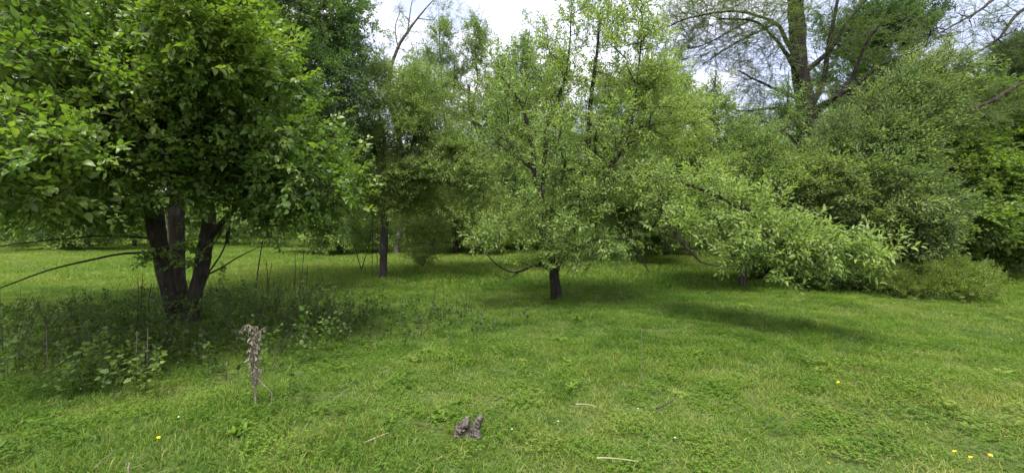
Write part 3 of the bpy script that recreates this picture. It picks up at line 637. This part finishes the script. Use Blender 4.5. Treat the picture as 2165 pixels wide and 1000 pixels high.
# J: boughs reaching in from beyond the right edge
build_tree('ash_tree', 'tree beyond the right edge whose long thin feathery boughs reach in across the sky', 'tree', base_at(2480, 14),
    [[(2480, 540, 14, .3), (2470, 300, 14, .28), (2440, 50, 14, .22), (2420, -200, 14, .15)],
     [(2450, 160, 14, .10), (2300, 150, 13.4, .07), (2165, 178, 13, .05), (2095, 214, 12.6, .045), (2000, 250, 12.2, .035), (1900, 292, 11.8, .025), (1815, 330, 11.5, .008)],
     [(2430, -60, 14, .09), (2300, -80, 13.6, .07), (2160, -40, 13, .05), (2060, 30, 12.8, .03), (1960, 90, 12.6, .01)],
     [(2440, -20, 14, .09), (2300, -40, 14, .06), (2165, 20, 13.6, .045), (2110, 85, 13.4, .03), (2020, 140, 13.2, .01)],
     [(2430, -120, 14, .08), (2250, -140, 14, .06), (2080, -60, 14, .04), (1970, 0, 14, .02), (1900, 60, 14, .01)]],
    [(2060, 40, 13, 110, 60, 1.0, 46), (2130, 70, 13.2, 70, 50, 1, 24), (1990, 90, 13, 60, 40, .8, 18), (2200, -20, 13.5, 120, 60, 1.3, 20), (1980, 250, 12.2, 120, 40, .8, 50), (2110, 220, 12.8, 80, 40, .8, 34)],
    'feather', 'bark_dark', per=2, r0=.007, tint=.10, upb=.0, outb=0, sd=6, sscale=(.6, 1.0))

# M: dark conifer
build_tree('conifer_tree', 'dark evergreen at the right edge behind the yellow-green tree', 'tree', base_at(2160, 21),
    [[(2160, 520, 21, .3), (2160, 350, 21, .26), (2165, 180, 21, .18), (2170, 60, 21, .06)]],
    [(2160, 130, 21, 50, 60, 1.4, 60), (2150, 240, 21, 80, 80, 2, 130), (2140, 380, 20.5, 90, 90, 2.2, 150), (2150, 510, 20, 110, 70, 2.4, 130)],
    'conifer', 'bark_dark', per=13, tint=.1, upb=-.1, sscale=(.9, 1.5))

# shrubs under the right-hand trees
def shrub(label, px, py, d, rx, ry, rd, n, spray='weed', tint=.2, per=7, sc=(.8, 1.4), nst=6):
    b = base_at(px, d)
    bp = HZ + CAMH * F / d
    lim = [[(px + rng.uniform(-.1, .1) * rx, bp - 4, d, .018), (px + (k / (nst - 1) - .5) * rx * .8, (bp + py) / 2, d + rng.uniform(-.3, .3) * rd, .013), (px + (k / (nst - 1) - .5) * rx * 1.5, py - ry * .4, d + rng.uniform(-.5, .5) * rd, .005)] for k in range(nst)]
    return build_tree('shrub', label, 'shrub', b, lim, [(px, py, d, rx, ry, rd, n)], spray, 'twig', per=per, tint=tint, sscale=sc, minz=.06, r0=.003, jitter=.07, upb=.4, step=.15)
shrub('olive yellow rounded shrub on the grass edge, right of the dark bushes', 2000, 606, 10.0, 85, 56, .8, 190, spray='shrub', tint=.35, per=11)
shrub('low olive shrub leaning left of the rounded yellow shrub', 1905, 612, 10.2, 60, 44, .7, 120, spray='shrub', tint=.1, per=10)
shrub('dark low bush in the shade under the pale olive tree', 1780, 596, 11.0, 80, 40, .9, 150, spray='weed', tint=-.12, per=10)
shrub('dark bush tucked behind the low bough tip', 1870, 560, 12.0, 80, 50, 1, 150, spray='broad', tint=-.05, per=7)
shrub('dark bush at the foot of the yellow-green tree by the right edge', 2110, 566, 15.5, 90, 34, 1, 110, spray='broad', tint=-.05, per=7)
shrub('dark bush beside the grey apple trunk right of centre', 1660, 574, 13.5, 80, 36, 1, 110, spray='broad', tint=-.0, per=7)
shrub('pale green sapling clump beside the slender straight trunk', 890, 470, 17, 60, 90, 1, 90, spray='applefar', tint=.35, per=7, sc=(.7, 1.1), nst=2)
shrub('leafy sapling left of the slender straight trunk', 765, 450, 16.5, 40, 90, .8, 60, spray='applefar', tint=.3, per=7, sc=(.7, 1.1), nst=2)
print('trees part 2')

# background trees, each with its own trunk and crown
BG = [(-60, 34, 150, 'mid', 'pale green tree across the clearing beyond the left edge of the three-trunked tree'), (150, 30, 210, 'mid', 'background tree with its trunk just left of the low bare branch'), (285, 36, 150, 'broad', 'background tree seen left of the three dark trunks, grey trunk'),
      (480, 38, 170, 'mid', 'background tree seen in the gap right of the three dark trunks'), (600, 34, 150, 'broad', 'background tree behind the low twigs right of the three trunks'), (718, 27, 190, 'mid', 'background tree with a leaning grey mottled trunk at the back of the lawn'),
      (880, 34, 240, 'yellow', 'background tree just right of the slender straight trunk'), (965, 26, 250, 'applefar', 'background tree behind the left end of the low centre boughs'), (1045, 30, 300, 'mid', 'dark background tree directly behind the low centre boughs'),
      (1150, 34, 280, 'mid', 'background tree behind the fork of the small centre tree'), (1330, 27, 290, 'applefar', 'background tree behind the right side of the small centre tree'), (1410, 24, 300, 'applefar', 'background tree with a thin dark trunk between centre tree and long bough'),
      (1480, 30, 290, 'mid', 'background tree in the gap left of the grey apple trunk'), (1620, 28, 280, 'applefar', 'background tree behind the grey apple trunk'), (1760, 30, 320, 'mid', 'background tree behind the pale olive tree, left side'), (1930, 32, 320, 'mid', 'background tree behind the pale olive tree, right side'),
      (2070, 34, 300, 'dark', 'dark background tree behind the grey stump at right'), (2230, 30, 380, 'dark', 'dark background tree at the right edge behind the conifer')]
for i, (px, d, hp, spr, lab) in enumerate(BG):
    bpy_ = HZ + CAMH * F / d; top = bpy_ - hp * 1.0; w = hp * .42 + 30
    lean = rng.uniform(-14, 14)
    lim = [[(px, bpy_ - 8, d, .16), (px + lean * .5, bpy_ - hp * .35, d, .13), (px + lean, bpy_ - hp * .65, d, .09), (px + lean, bpy_ - hp * .85, d, .03)],
           [(px, bpy_ - hp * .3, d, .08), (px - w * .3, bpy_ - hp * .5, d, .05), (px - w * .5, bpy_ - hp * .7, d, .02)], [(px, bpy_ - hp * .3, d, .08), (px + w * .3, bpy_ - hp * .55, d, .05), (px + w * .45, bpy_ - hp * .7, d, .02)]]
    bl = [(px + lean, bpy_ - hp * .62, d, w * .8, hp * .36, w * .6 * d / F, 90), (px - w * .4, bpy_ - hp * .42, d - .6, w * .6, hp * .2, w * .5 * d / F, 55), (px + w * .45, bpy_ - hp * .4, d - .5, w * .6, hp * .2, w * .5 * d / F, 55), (px, bpy_ - hp * .17, d, w * 1.0, hp * .15, w * .6 * d / F, 60 if 900 < px or px < 250 else 18)]
    build_tree('background_tree', lab, 'tree', base_at(px, d), lim, bl, spr, 'bark_grey' if px in (718, 285) else 'bark_apple', 'trees at the far edge of the clearing', per=6 if spr != 'mid' else 4, tint=.20 + .2 * rng.random(), sscale=(1.2, 2.0), jitter=.3, r0=.012, step=.6, minz=.5, sd=i)

# distant wood, one mass
n = 5200
wx = rng.uniform(-75, 75, n); wy = 48 + rng.uniform(0, 22, n) + .1 * np.abs(wx)
hmax = 6.5 + 2.2 * noise2(wx, wx * .3, .35) + (wx > 15) * 3
wz = rng.uniform(0, 1, n) * hmax + .2
wp = np.stack([wx, wy, wz], -1)
dd_, ss_, nn_ = frames(rng.normal(0, 1, (n, 3)), np.array([0, 0, 1.]) + rng.normal(0, .3, (n, 3)))
wo = scatter('distant_woods', 'midmid', SP['mid'][1], wp, to_euler(dd_, ss_, nn_), rng.uniform(2.2, 3.8, n), rng.integers(0, 5, n), -.02 + .12 * noise2(wx, wy, .4), [M['mid']])
tag(wo, 'distant belt of woodland closing off the clearing', 'woods')

# ------------------------------------------------------------------ grass
def blades(seed, nb, R, h0, h1, wd, spreadv=.35, straw=.06):
    r = np.random.default_rng(seed); mb = MB()
    a = r.uniform(0, 6.28, nb); rr = R * np.sqrt(r.uniform(0, 1, nb))
    p = np.stack([rr * np.cos(a), rr * np.sin(a), np.full(nb, -.01)], -1)
    h = r.uniform(h0, h1, nb) * (1.1 - .5 * rr / R); lean = r.normal(0, spreadv, (nb, 2)); az = r.uniform(0, 6.28, nb)
    s = np.stack([np.cos(az), np.sin(az), 0 * az], -1) * wd * r.uniform(.6, 1.3, nb)[:, None]
    L = np.concatenate([lean, np.ones((nb, 1))], 1)
    m1 = p + h[:, None] * .5 * unit(L) ; tip = m1 + h[:, None] * .55 * unit(L + np.concatenate([lean * 2.0, np.full((nb, 1), -.25)], 1))
    v = np.stack([p - s, p + s, m1 + s * .8, m1 - s * .8, tip], 1).reshape(-1, 3)
    o = np.arange(nb)[:, None] * 5
    lr = np.where(r.uniform(0, 1, nb) < straw, 1.6, r.uniform(0, .9, nb))
    mb.add(v, np.array([[0, 1, 2, 3]]) + o, 0, np.repeat(lr, 5)); b0 = mb.n - len(v)
    mb.f.append(np.array([[3, 2, 4]]) + o + b0); mb.m.append(np.zeros(nb, int))
    sp = Spray(); sp.obj = bpy.data.objects.new('grass_source', mb.mesh('grass_tuft', [M['grass']])); return sp

def clover(seed, nb, R):
    r = np.random.default_rng(seed); mb = MB()
    a = r.uniform(0, 6.28, nb); rr = R * np.sqrt(r.uniform(0, 1, nb)); h = r.uniform(.02, .06, nb)
    c = np.stack([rr * np.cos(a), rr * np.sin(a), h], -1)
    for k in range(3):
        az = a * 3 + k * 2.09; d = np.stack([np.cos(az), np.sin(az), r.uniform(-.1, .35, nb)], -1)
        add_leaves(mb, c, d, np.array([0, 0, 1.]) + r.normal(0, .15, (nb, 3)), r.uniform(.010, .019, nb), 1.6, '2', r.uniform(-.45, .35, nb))
    sp = Spray(); sp.obj = bpy.data.objects.new('clover_source', mb.mesh('clover_patch', [M['grass']])); return sp

def rosette(seed, nb, L):
    r = np.random.default_rng(seed); mb = MB(); c = r.normal(0, .07, (nb, 3)) * [1, 1, 0] + [0, 0, .02]
    for k in range(7):
        az = k * .9 + r.uniform(0, .5, nb); d = np.stack([np.cos(az), np.sin(az), r.uniform(.3, 1.0, nb)], -1)
        add_leaves(mb, c, d, np.array([0, 0, 1.]) + r.normal(0, .2, (nb, 3)), L * r.uniform(.6, 1.1, nb), .62, '8', r.uniform(.2, 1.0, nb))
    sp = Spray(); sp.obj = bpy.data.objects.new('rosette_source', mb.mesh('rosette', [M['grass']])); return sp
short = [blades(20 + k, 120, .17, .03, .10, .0030, .6, .09) for k in range(5)] + [clover(30, 70, .16), clover(31, 60, .15), rosette(32, 3, .085), rosette(33, 4, .06)]
tall = [blades(40 + k, 90, .13, .10, .24, .0028, .32, .08) for k in range(4)] + [blades(48, 7, .12, .24, .40, .0016, .18, .75)]
far = [blades(50 + k, 160, .5, .07, .22, .008, .4, .05) for k in range(4)]

def field(d0, d1, dens, margin=1.4):
    A = 2 * 1.14 * (d1 ** 2 - d0 ** 2) / 2 + 2 * margin * (d1 - d0); n = int(A * dens)
    y = np.sqrt(rng.uniform(d0 ** 2, d1 ** 2, n)) if d0 > 0 else d1 * np.sqrt(rng.uniform(0, 1, n))
    x = rng.uniform(-1, 1, n) * (1.14 * y + margin)
    return x, y
def shade_zone(x, y):
    """weeds grow tall under the big left tree"""
    return np.exp(-(((x + 5.6) / 4.6) ** 2 + ((y - 7.0 - .12 * (x + 5) + .5 * noise2(x, y, .9, 2)) / 2.2) ** 2) ** 1.15) - .10
def place(name, key, sprays, x, y, scl, tint, idx, label, cat, hz=None):
    z = ground_z(x, y); n = len(x)
    rot = np.stack([rng.normal(0, .08, n), rng.normal(0, .08, n), rng.uniform(0, 6.28, n)], -1)
    if hz is not None: scl = np.stack([scl, scl, scl * hz], -1)
    o = scatter(name, key, sprays, np.stack([x, y, z], -1), rot, scl, idx, tint, [M['grass']])
    return tag(o, label, cat)
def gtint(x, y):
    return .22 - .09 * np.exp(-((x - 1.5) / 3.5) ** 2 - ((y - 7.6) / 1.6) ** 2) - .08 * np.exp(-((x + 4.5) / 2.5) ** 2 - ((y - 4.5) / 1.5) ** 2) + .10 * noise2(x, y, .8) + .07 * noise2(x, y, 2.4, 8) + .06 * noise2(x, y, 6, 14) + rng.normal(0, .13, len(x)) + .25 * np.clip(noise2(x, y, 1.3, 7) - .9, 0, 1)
x1, y1 = field(1.6, 13, 46); xb, yb = field(1.6, 6.5, 42); x1 = np.concatenate([x1, xb]); y1 = np.concatenate([y1, yb]); idx = np.where(rng.uniform(size=len(x1)) < .12 + .25 * (noise2(x1, y1, 2.6, 5) > .5), rng.integers(5, 7, len(x1)), rng.integers(0, 5, len(x1))); kk = rng.uniform(size=len(x1)) < .006 + .03 * (noise2(x1, y1, 1.9, 1) > .8); idx = np.where(kk, rng.integers(7, 9, len(x1)), idx)
hz = np.clip(1 + .35 * noise2(x1, y1, 1.5, 9) + .05 * (y1 - 5), .75, 2.2)
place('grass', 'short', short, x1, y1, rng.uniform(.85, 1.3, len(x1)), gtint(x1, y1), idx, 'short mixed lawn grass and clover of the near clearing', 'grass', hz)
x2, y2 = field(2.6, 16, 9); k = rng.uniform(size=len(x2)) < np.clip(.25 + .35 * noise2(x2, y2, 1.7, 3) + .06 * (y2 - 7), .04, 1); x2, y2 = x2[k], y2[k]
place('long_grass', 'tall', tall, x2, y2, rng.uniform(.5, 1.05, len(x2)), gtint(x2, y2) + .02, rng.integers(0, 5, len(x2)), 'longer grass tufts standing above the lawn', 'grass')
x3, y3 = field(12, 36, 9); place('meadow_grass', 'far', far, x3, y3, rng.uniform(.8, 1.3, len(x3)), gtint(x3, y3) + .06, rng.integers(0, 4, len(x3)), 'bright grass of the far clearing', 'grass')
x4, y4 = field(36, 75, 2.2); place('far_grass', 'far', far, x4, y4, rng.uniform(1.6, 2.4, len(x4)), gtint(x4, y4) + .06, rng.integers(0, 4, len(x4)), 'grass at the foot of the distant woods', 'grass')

# grass crowding round the split stump
ds = CAMH * F / (932 - HZ); bx, by = base_at(992, ds)
aa = rng.uniform(0, 6.28, 26); rr_ = rng.uniform(.05, .17, 26); xs_, ys_ = bx + rr_ * np.cos(aa) * 1.3, by + rr_ * np.sin(aa)
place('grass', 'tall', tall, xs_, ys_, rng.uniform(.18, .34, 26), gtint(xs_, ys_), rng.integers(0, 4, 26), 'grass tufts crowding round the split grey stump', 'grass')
# undergrowth beneath the big left tree
xu, yu = field(3.5, 12, 60); k = (rng.uniform(size=len(xu)) < shade_zone(xu, yu) * .9); xu, yu = xu[k], yu[k]
zu = ground_z(xu, yu) + rng.uniform(.0, .34, len(xu)) * np.maximum(shade_zone(xu, yu), 0) * np.clip(1 + .5 * noise2(xu, yu, 1.6, 4), .3, 1.8); nu = len(xu)
d_, s_, n_ = frames(np.array([0, 0, .8]) + rng.normal(0, .6, (nu, 3)), rng.normal(0, 1, (nu, 3)) + np.array([0, -.3, .8]))
ug = scatter('undergrowth', 'weedweed', SP['weed'][1], np.stack([xu, yu, zu], -1), to_euler(d_, s_, n_), rng.uniform(.7, 1.4, nu), rng.integers(0, 5, nu), -.14 + .16 * noise2(xu, yu, 1.5), [M['weed'], M['green_twig']])
tag(ug, 'dark leafy undergrowth in the shade of the three-trunked tree', 'undergrowth')

mb = MB(); xk, yk = field(4, 12, 12); kk = rng.uniform(size=len(xk)) < shade_zone(xk, yk) * 1.1; xk, yk = xk[kk], yk[kk]
for i in range(len(xk)):
    p = np.array([xk[i], yk[i], float(ground_z(xk[i], yk[i])) - .02]); h = rng.uniform(.25, .75); ln = rng.normal(0, .16, 2)
    q = p + np.array([ln[0] * .5, ln[1] * .5, .55]) * h; t_ = p + np.array([ln[0] * 1.4, ln[1] * 1.4, 1]) * h
    tube(mb, np.array([p, q, t_]), [.005, .0035, .0015], 4, cap=False)
    if i % 2: tube(mb, np.array([q, q + np.array([rng.uniform(-.12, .12), rng.uniform(-.1, .1), .14])]), [.003, .001], 3, cap=False)
o = mb.obj('brush_stems', M['twig']); tag(o, 'fine tangle of bare twigs among the undergrowth under the big tree', 'undergrowth', kind='stuff')
# ------------------------------------------------------------------ small plants and dead things
def leafy_plant_mesh(seed, h=.38, nl=14, ll=.06, mat='weed', bias=.5):
    r = np.random.default_rng(seed); out = []
    st = MB(); pts = np.array([[0, 0, -.02], [r.uniform(-.02, .02), r.uniform(-.02, .02), h * .5], [r.uniform(-.06, .06), r.uniform(-.06, .06), h]])
    s = spline(pts, .05); tube(st, s, np.linspace(.004, .0015, len(s)), 5)
    lf = MB(); t = np.linspace(.2, 1, nl); c = np.stack([np.interp(t, np.linspace(0, 1, len(s)), s[:, q]) for q in range(3)], -1)
    az = np.arange(nl) * 2.4; d = np.stack([np.cos(az), np.sin(az), r.uniform(-.3, .9, nl)], -1) + r.normal(0, .3, (nl, 3))
    add_leaves(lf, c + d * .015, d + r.normal(0, .2, (nl, 3)), np.array([0, 0, .8]) + r.normal(0, .5, (nl, 3)), ll * r.uniform(.6, 1.1, nl), 1.35, '8', np.clip(r.uniform(0, .6, nl) + bias, 0, 1.9))
    return st.mesh('stem', [M['green_twig']]), lf.mesh('leaves', [M[mat]])
plants = [leafy_plant_mesh(60 + k, h=.26 + .05 * k, nl=16 + k * 3, ll=.052, bias=.8 if k < 3 else .35) for k in range(6)]
def put_plant(px, py, k, sc, label, group=None):
    d = CAMH * F / (py - HZ); x, y = base_at(px, d); z = float(ground_z(x, y))
    root = empty('leafy_weed', (x, y, z), label, 'weed', group); root.rotation_euler.z = rng.uniform(0, 6.28); root.scale = (sc, sc, sc)
    for nm, me in zip(('stem', 'foliage'), plants[k % 6]):
        o = bpy.data.objects.new(nm, me); link(o, root)
for k in range(80):
    px = rng.uniform(105, 345) if k < 48 else rng.uniform(10, 720); py = rng.uniform(760, 850) if k < 48 else rng.uniform(700, 800)
    put_plant(px, py, rng.integers(0, 3) if k < 40 else rng.integers(0, 6), rng.uniform(.8, 1.35), *(('yellow-green leafy weed in the bright clump left of the dead stalk', 'yellow-green weeds clumped left of the dead stalk') if k < 48 else ('small leafy weed in the dark shade around the three leaning trunks', 'leafy weeds in the shade of the three trunks')))
put_plant(533, 872, 0, .7, 'yellow-green leafy shoot at the foot of the dead stalk, front left', None); put_plant(560, 800, 1, 1.2, 'green leafy shoot standing right behind the dead stalk')
put_plant(522, 860, 2, .55, 'small broad-leaved shoot left of the foot of the dead stalk'); put_plant(612, 860, 1, 1.0, 'spindly weed with a yellow tip right of the dead stalk')
put_plant(640, 880, 3, .8, 'thin grey-green weed farther right of the dead stalk'); put_plant(858, 828, 4, .6, 'dark green weed in the lawn right of the dead stalk'); 
put_plant(680, 600, 0, 1.9, 'bright leafy shoot beside the bare upright stems at mid left'); put_plant(1540, 940, 4, .35, 'low broad-leaved weed in the lawn at lower right')

def thing_mb(name, label, cat, px, py, group=None):
    d = CAMH * F / (py - HZ); x, y = base_at(px, d); z = float(ground_z(x, y))
    return empty(name, (x, y, z), label, cat, group), np.array([x, y, z]), d

# dead stalk with dry hanging leaves
root, b, d = thing_mb('dead_stalk', 'dead grey-brown weed stalk hung with dried leaves, standing at front left', 'dead plant', 541, 885)
q = F / d
S = lambda px, py, dy=0.0: P(px, py, d + dy)
st = spline([S(541, 890), S(540, 800), S(538, 740), S(541, 690)], .03); mb = MB(); tube(mb, st, np.linspace(.010, .006, len(st)), 7, bark=.15); mb.obj('stem', M['dry'], root)
for pts in ([S(540, 700), S(527, 688), S(516, 690), S(506, 704)], [S(541, 708), S(550, 700), S(560, 692)], [S(540, 795), S(556, 812), S(575, 830)], [S(575, 830), S(574, 850), S(562, 885, -.05)]):
    mb = MB(); s = spline(pts, .02); tube(mb, s, np.linspace(.005, .003, len(s)), 5); mb.obj('side_stem', M['dry'], root)
r = np.random.default_rng(5); 
nm_ = 480; t = r.beta(1.3, 1.6, nm_) ; c = np.stack([np.interp(t, np.linspace(0, 1, len(st)), st[::-1][:, k]) for k in range(3)], -1) + r.normal(0, .019, (nm_, 3))
c[:, 2] = np.minimum(c[:, 2], st[-1, 2]); ok = c[:, 2] > b[2] + .22; c = c[ok]
c2 = np.array([S(508, 700), S(512, 697), S(518, 690), S(525, 690), S(558, 694), S(530, 715), S(525, 740), S(524, 755), S(525, 770)]); c2 = np.repeat(c2, 5, 0) + r.normal(0, .008, (45, 3)); c = np.concatenate([c, c2])
mb = MB(); add_leaves(mb, c, np.concatenate([r.normal(0, .45, (len(c), 2)), np.full((len(c), 1), -.8)], 1), r.normal(0, 1, (len(c), 3)), r.uniform(.018, .048, len(c)), .6, '8', r.uniform(0, 1, len(c)))
o = mb.obj('dried_leaves', M['dry'], root); o['kind'] = 'stuff'

# split weathered stump
root, b, d = thing_mb('wood_stump', 'small split weathered grey stump sticking out of the lawn, front centre', 'stump', 992, 932)
for pts, rr in (([P(968, 935, d), P(975, 905, d), P(988, 890, d), P(993, 880, d + .02)], [.045, .042, .03, .014]), ([P(1002, 930, d), P(1005, 905, d), P(1013, 888, d), P(1018, 878, d)], [.05, .038, .032, .022]), ([P(985, 935, d + .02), P(988, 912, d + .02), P(990, 904, d + .02)], [.05, .04, .02]), ([P(1008, 930, d - .03), P(1007, 915, d - .03), P(1006, 906, d - .03)], [.032, .028, .018])):
    c = np.concatenate([np.array(pts), np.array(rr)[:, None]], 1); s = spline(c, .008); s[:, :3] += rng.normal(0, .0025, (len(s), 3))
    mb = MB(); tube(mb, s[:, :3], s[:, 3], 11, bark=.22, seed=rng.integers(0, 9)); o = mb.obj('splinter', M['deadwood'], root, smooth=False)

# fallen and leaning sticks
def stick(label, pts, r0, mat='straw', name='stick', cat='stick', side=0, group=None):
    p = np.array([P(a, b, c) for a, b, c in pts]); root_p = p[0].copy()
    s = spline(p, .06); s += np.cumsum(rng.normal(0, .0015, s.shape), 0)
    mb = MB(); tube(mb, s, np.linspace(r0, r0 * .5, len(s)), 7, bark=.12, seed=len(label))
    for k in range(side):
        i = rng.integers(len(s) // 4, len(s) - 1); v = np.array([rng.uniform(-1, 1), rng.uniform(-.3, .3), rng.uniform(.2, 1)]) * .12
        tube(mb, np.array([s[i], s[i] + v * .5, s[i] + v]), [r0 * .5, r0 * .35, r0 * .2], 5)
    o = mb.obj(name, M[mat], None, origin=root_p); return tag(o, label, cat, group)
def gd(py): return CAMH * F / (py - HZ)
def gp(px, py, up=.02): 
    d = gd(py + up * 0); return (px, py - up * F / d, d)
stick('pale straw-coloured stick lying in the lawn left of the split stump', [gp(738, 966, .05), gp(780, 952, .075), gp(822, 938, .09)], .007)
stick('brown stick lying in the grass at the bottom left corner', [gp(190, 1006), gp(215, 985, .035), gp(240, 966, .04)], .007, 'dry')
stick('short pale twig stub upright at the bottom left', [gp(273, 1012, 0), gp(272, 996, .06), (274, 978, gd(1005))], .006, 'dry')
stick('thin pale stick lying in the lawn right of centre', [gp(1218, 866, .05), gp(1240, 868, .06), gp(1262, 872, .05)], .005)
stick('short dark stick lying in the lawn right of centre', [gp(1388, 868), gp(1408, 862, .03), gp(1424, 852, .02)], .010, 'twig')
stick('pale twig lying near the bottom edge right of the stump', [gp(1262, 974), gp(1300, 978, .03), gp(1350, 982, .02)], .005)
stick('thin dark rod leaning out of the lawn at right', [gp(1772, 778, 0), (1788, 740, gd(778)), (1810, 700, gd(778) + .1)], .005, 'twig')
stick('thin pale upright stalk with a white foot in the lawn right of centre', [gp(1356, 806, 0), (1357, 740, gd(806)), (1355, 690, gd(806))], .003, 'dry')
stick('dark broken branch propped in the grass right of the small centre tree', [gp(1378, 577, 0), (1355, 555, gd(577) - .2), (1333, 533, gd(577) - .5)], .016, 'twig')
stick('pale fallen branch lying in the sunny grass at far left', [gp(0, 553, .1), gp(45, 565, .1), gp(90, 578, .1)], .012, 'dry')
# small seedling at right
root, b, d = thing_mb('seedling', 'small thin sapling with sparse leaves standing in the lawn at right', 'sapling', 1614, 708)
mb = MB(); s = spline([P(1614, 710, d), P(1616, 680, d), P(1610, 655, d)], .03); tube(mb, s, np.linspace(.006, .002, len(s)), 6)
tube(mb, np.array([P(1615, 685, d), P(1606, 668, d), P(1602, 655, d)]), [.003, .002, .001], 5); mb.obj('stem', M['twig'], root)
mb = MB(); n = 16; c = s[rng.integers(len(s) // 2, len(s), n)] + rng.normal(0, .03, (n, 3)); add_leaves(mb, c, rng.normal(0, 1, (n, 3)) + [0, 0, .5], rng.normal(0, .4, (n, 3)) + [0, 0, 1], np.full(n, .04), 1, '8', rng.uniform(0, .6, n)); mb.obj('foliage', M['weed'], root)

# bare upright stems at mid left and pale dry ones
def stems(label, items, base_py, r, mat, name='bare_sapling', cat='sapling', group=None, k=2):
    for (lab, x0, x1, top) in items:
        dd = gd(base_py); stick(lab, [gp(x0, base_py, 0), ((x0 + x1) / 2 + rng.uniform(-3, 3), (base_py + top) / 2, dd), (x1, top, dd)], r, mat, name, cat, k, group)
stems('', [('leftmost of the cluster of dark bare upright stems at mid left', 622, 624, 530), ('second dark bare stem of the upright cluster at mid left', 632, 634, 562), ('tallest right-hand dark stem of the upright cluster at mid left', 640, 642, 528), ('short dark stem at the right of the upright cluster', 646, 650, 560)], 632, .011, 'twig')
stems('', [('crooked dark sapling stem right of the three trunks, topped with leaves', 540, 556, 505)], 625, .018, 'twig', k=4)
stems('', [('short dark bare stem just right of the crooked sapling stem', 562, 574, 557), ('short bare stem beside the crooked sapling stem', 566, 564, 550)], 625, .010, 'twig')
stems('', [('short dark bare stem left of the three trunks', 290, 291, 585), ('dark bare stem close beside the left trunk', 300, 302, 580), ('thin bare twig standing against the left trunk', 312, 320, 600)], 690, .008, 'twig', k=1)
stems('', [('pale dry stalk in the weeds front of the three trunks', 293, 290, 700), ('tallest pale dry stalk in the weeds below the three trunks', 310, 314, 692), ('short pale dry stalk in the weeds below the three trunks', 299, 303, 720)], 790, .007, 'dry', 'dry_stalk', 'stalk', k=1)
stems('', [('lone pale dry stalk in the dark weeds at left', 101, 100, 690)], 770, .006, 'dry', 'dry_stalk', 'stalk', k=1)

# grey stump under the right-hand trees
root, b, d = thing_mb('grey_stump', 'grey cut stump half hidden behind the rounded yellow shrub', 'stump', 2020, 582)
c = np.array([[*P(2020, 584, d), .42], [*P(2020, 570, d), .36], [*P(2021, 556, d), .34], [*P(2021, 551, d), .33]]); s = spline(c, .04); mb = MB(); tube(mb, s[:, :3], s[:, 3], 18, bark=.08); mb.obj('bark', M['bark_grey'], root)
mb = MB(); tube(mb, np.array([s[-1, :3], s[-1, :3] + [0, 0, .02]]), [.31, .30], 18); mb.obj('cut_top', M['deadwood'], root)

# flowers
fm = MB(); az = np.arange(5) * 1.2566
add_leaves(fm, np.zeros((5, 3)) + [0, 0, .0], np.stack([np.cos(az), np.sin(az), np.full(5, .35)], -1), np.array([[0, 0, 1.]] * 5), np.full(5, .013), 1.7, '8', np.zeros(5)); petal_y = fm.mesh('petals', [M['petal_y']])
sm = MB(); tube(sm, np.array([[0, 0, -.10], [.004, 0, -.05], [0, 0, 0]]), [.0015, .0013, .001], 5); stem_me = sm.mesh('stem', [M['green_twig']])
FL = [(335, 962, 'upper of two yellow flowers close together in the lawn below the dead stalk'), (338, 972, 'lower of two yellow flowers close together in the lawn below the dead stalk'), (1740, 838, 'yellow flower below the foot of the thin dark leaning rod'),
      (1776, 853, 'yellow flower lowest of the three near the leaning rod'), (1772, 820, 'yellow flower highest of the three near the leaning rod'), (2052, 986, 'middle yellow flower of the row at the bottom right corner'), (2094, 983, 'yellow flower second from the right in the bottom right corner row'),
      (2018, 972, 'yellow flower leftmost of the row at the bottom right corner'), (1520, 850, 'lone yellow flower in the lawn right of the short dark stick'), (1752, 996, 'lone yellow flower at the bottom edge, right of centre'), (2140, 990, 'yellow flower nearest the bottom right corner')]
for k, (px, py, flab) in enumerate(FL):
    d = gd(py); x, y = base_at(px, d); z = float(ground_z(x, y)) + .10
    root = empty('yellow_flower', (x, y, z), flab, 'flower', 'yellow flowers dotted in the lawn'); root.scale = (1.05,) * 3; root.rotation_euler = (rng.uniform(-.5, .1), rng.uniform(-.3, .3), rng.uniform(0, 6))
    for nm, me in (('petals', petal_y), ('stem', stem_me)): o = bpy.data.objects.new(nm, me); link(o, root)
mb = MB()
xw, yw = field(3, 12, .55); kk = noise2(xw, yw, .9, 6) > .1; xw, yw = xw[kk], yw[kk]; n = len(xw); c = np.stack([xw, yw, ground_z(xw, yw) + .085], -1)
for k in range(6):
    a = k * 1.047 + rng.uniform(0, .3, n); add_leaves(mb, c, np.stack([np.cos(a), np.sin(a), np.full(n, .3)], -1), np.array([0, 0, 1.]) + rng.normal(0, .2, (n, 3)), np.full(n, .008), 1.4, '2', np.zeros(n))
o = mb.obj('white_flowers', M['petal_w']); tag(o, 'tiny white flower heads scattered through the lawn', 'flowers', kind='stuff')
# broken straw and twigs in the thatch
mb = MB(); xs, ys = field(2.4, 9, 14); n = len(xs)
for i in range(n):
    a = rng.uniform(0, 3.14); L = rng.uniform(.03, .11); z = float(ground_z(xs[i], ys[i])) + rng.uniform(.02, .05); v = np.array([math.cos(a), math.sin(a), rng.uniform(-.15, .25)]) * L
    p = np.array([xs[i], ys[i], z]); tube(mb, np.array([p, p + v]), [.0016, .001], 3, cap=False)
o = mb.obj('straw_litter', M['straw']); tag(o, 'dry straw and twig bits lying in the thatch', 'litter', kind='stuff')
print('objects', len(bpy.data.objects))
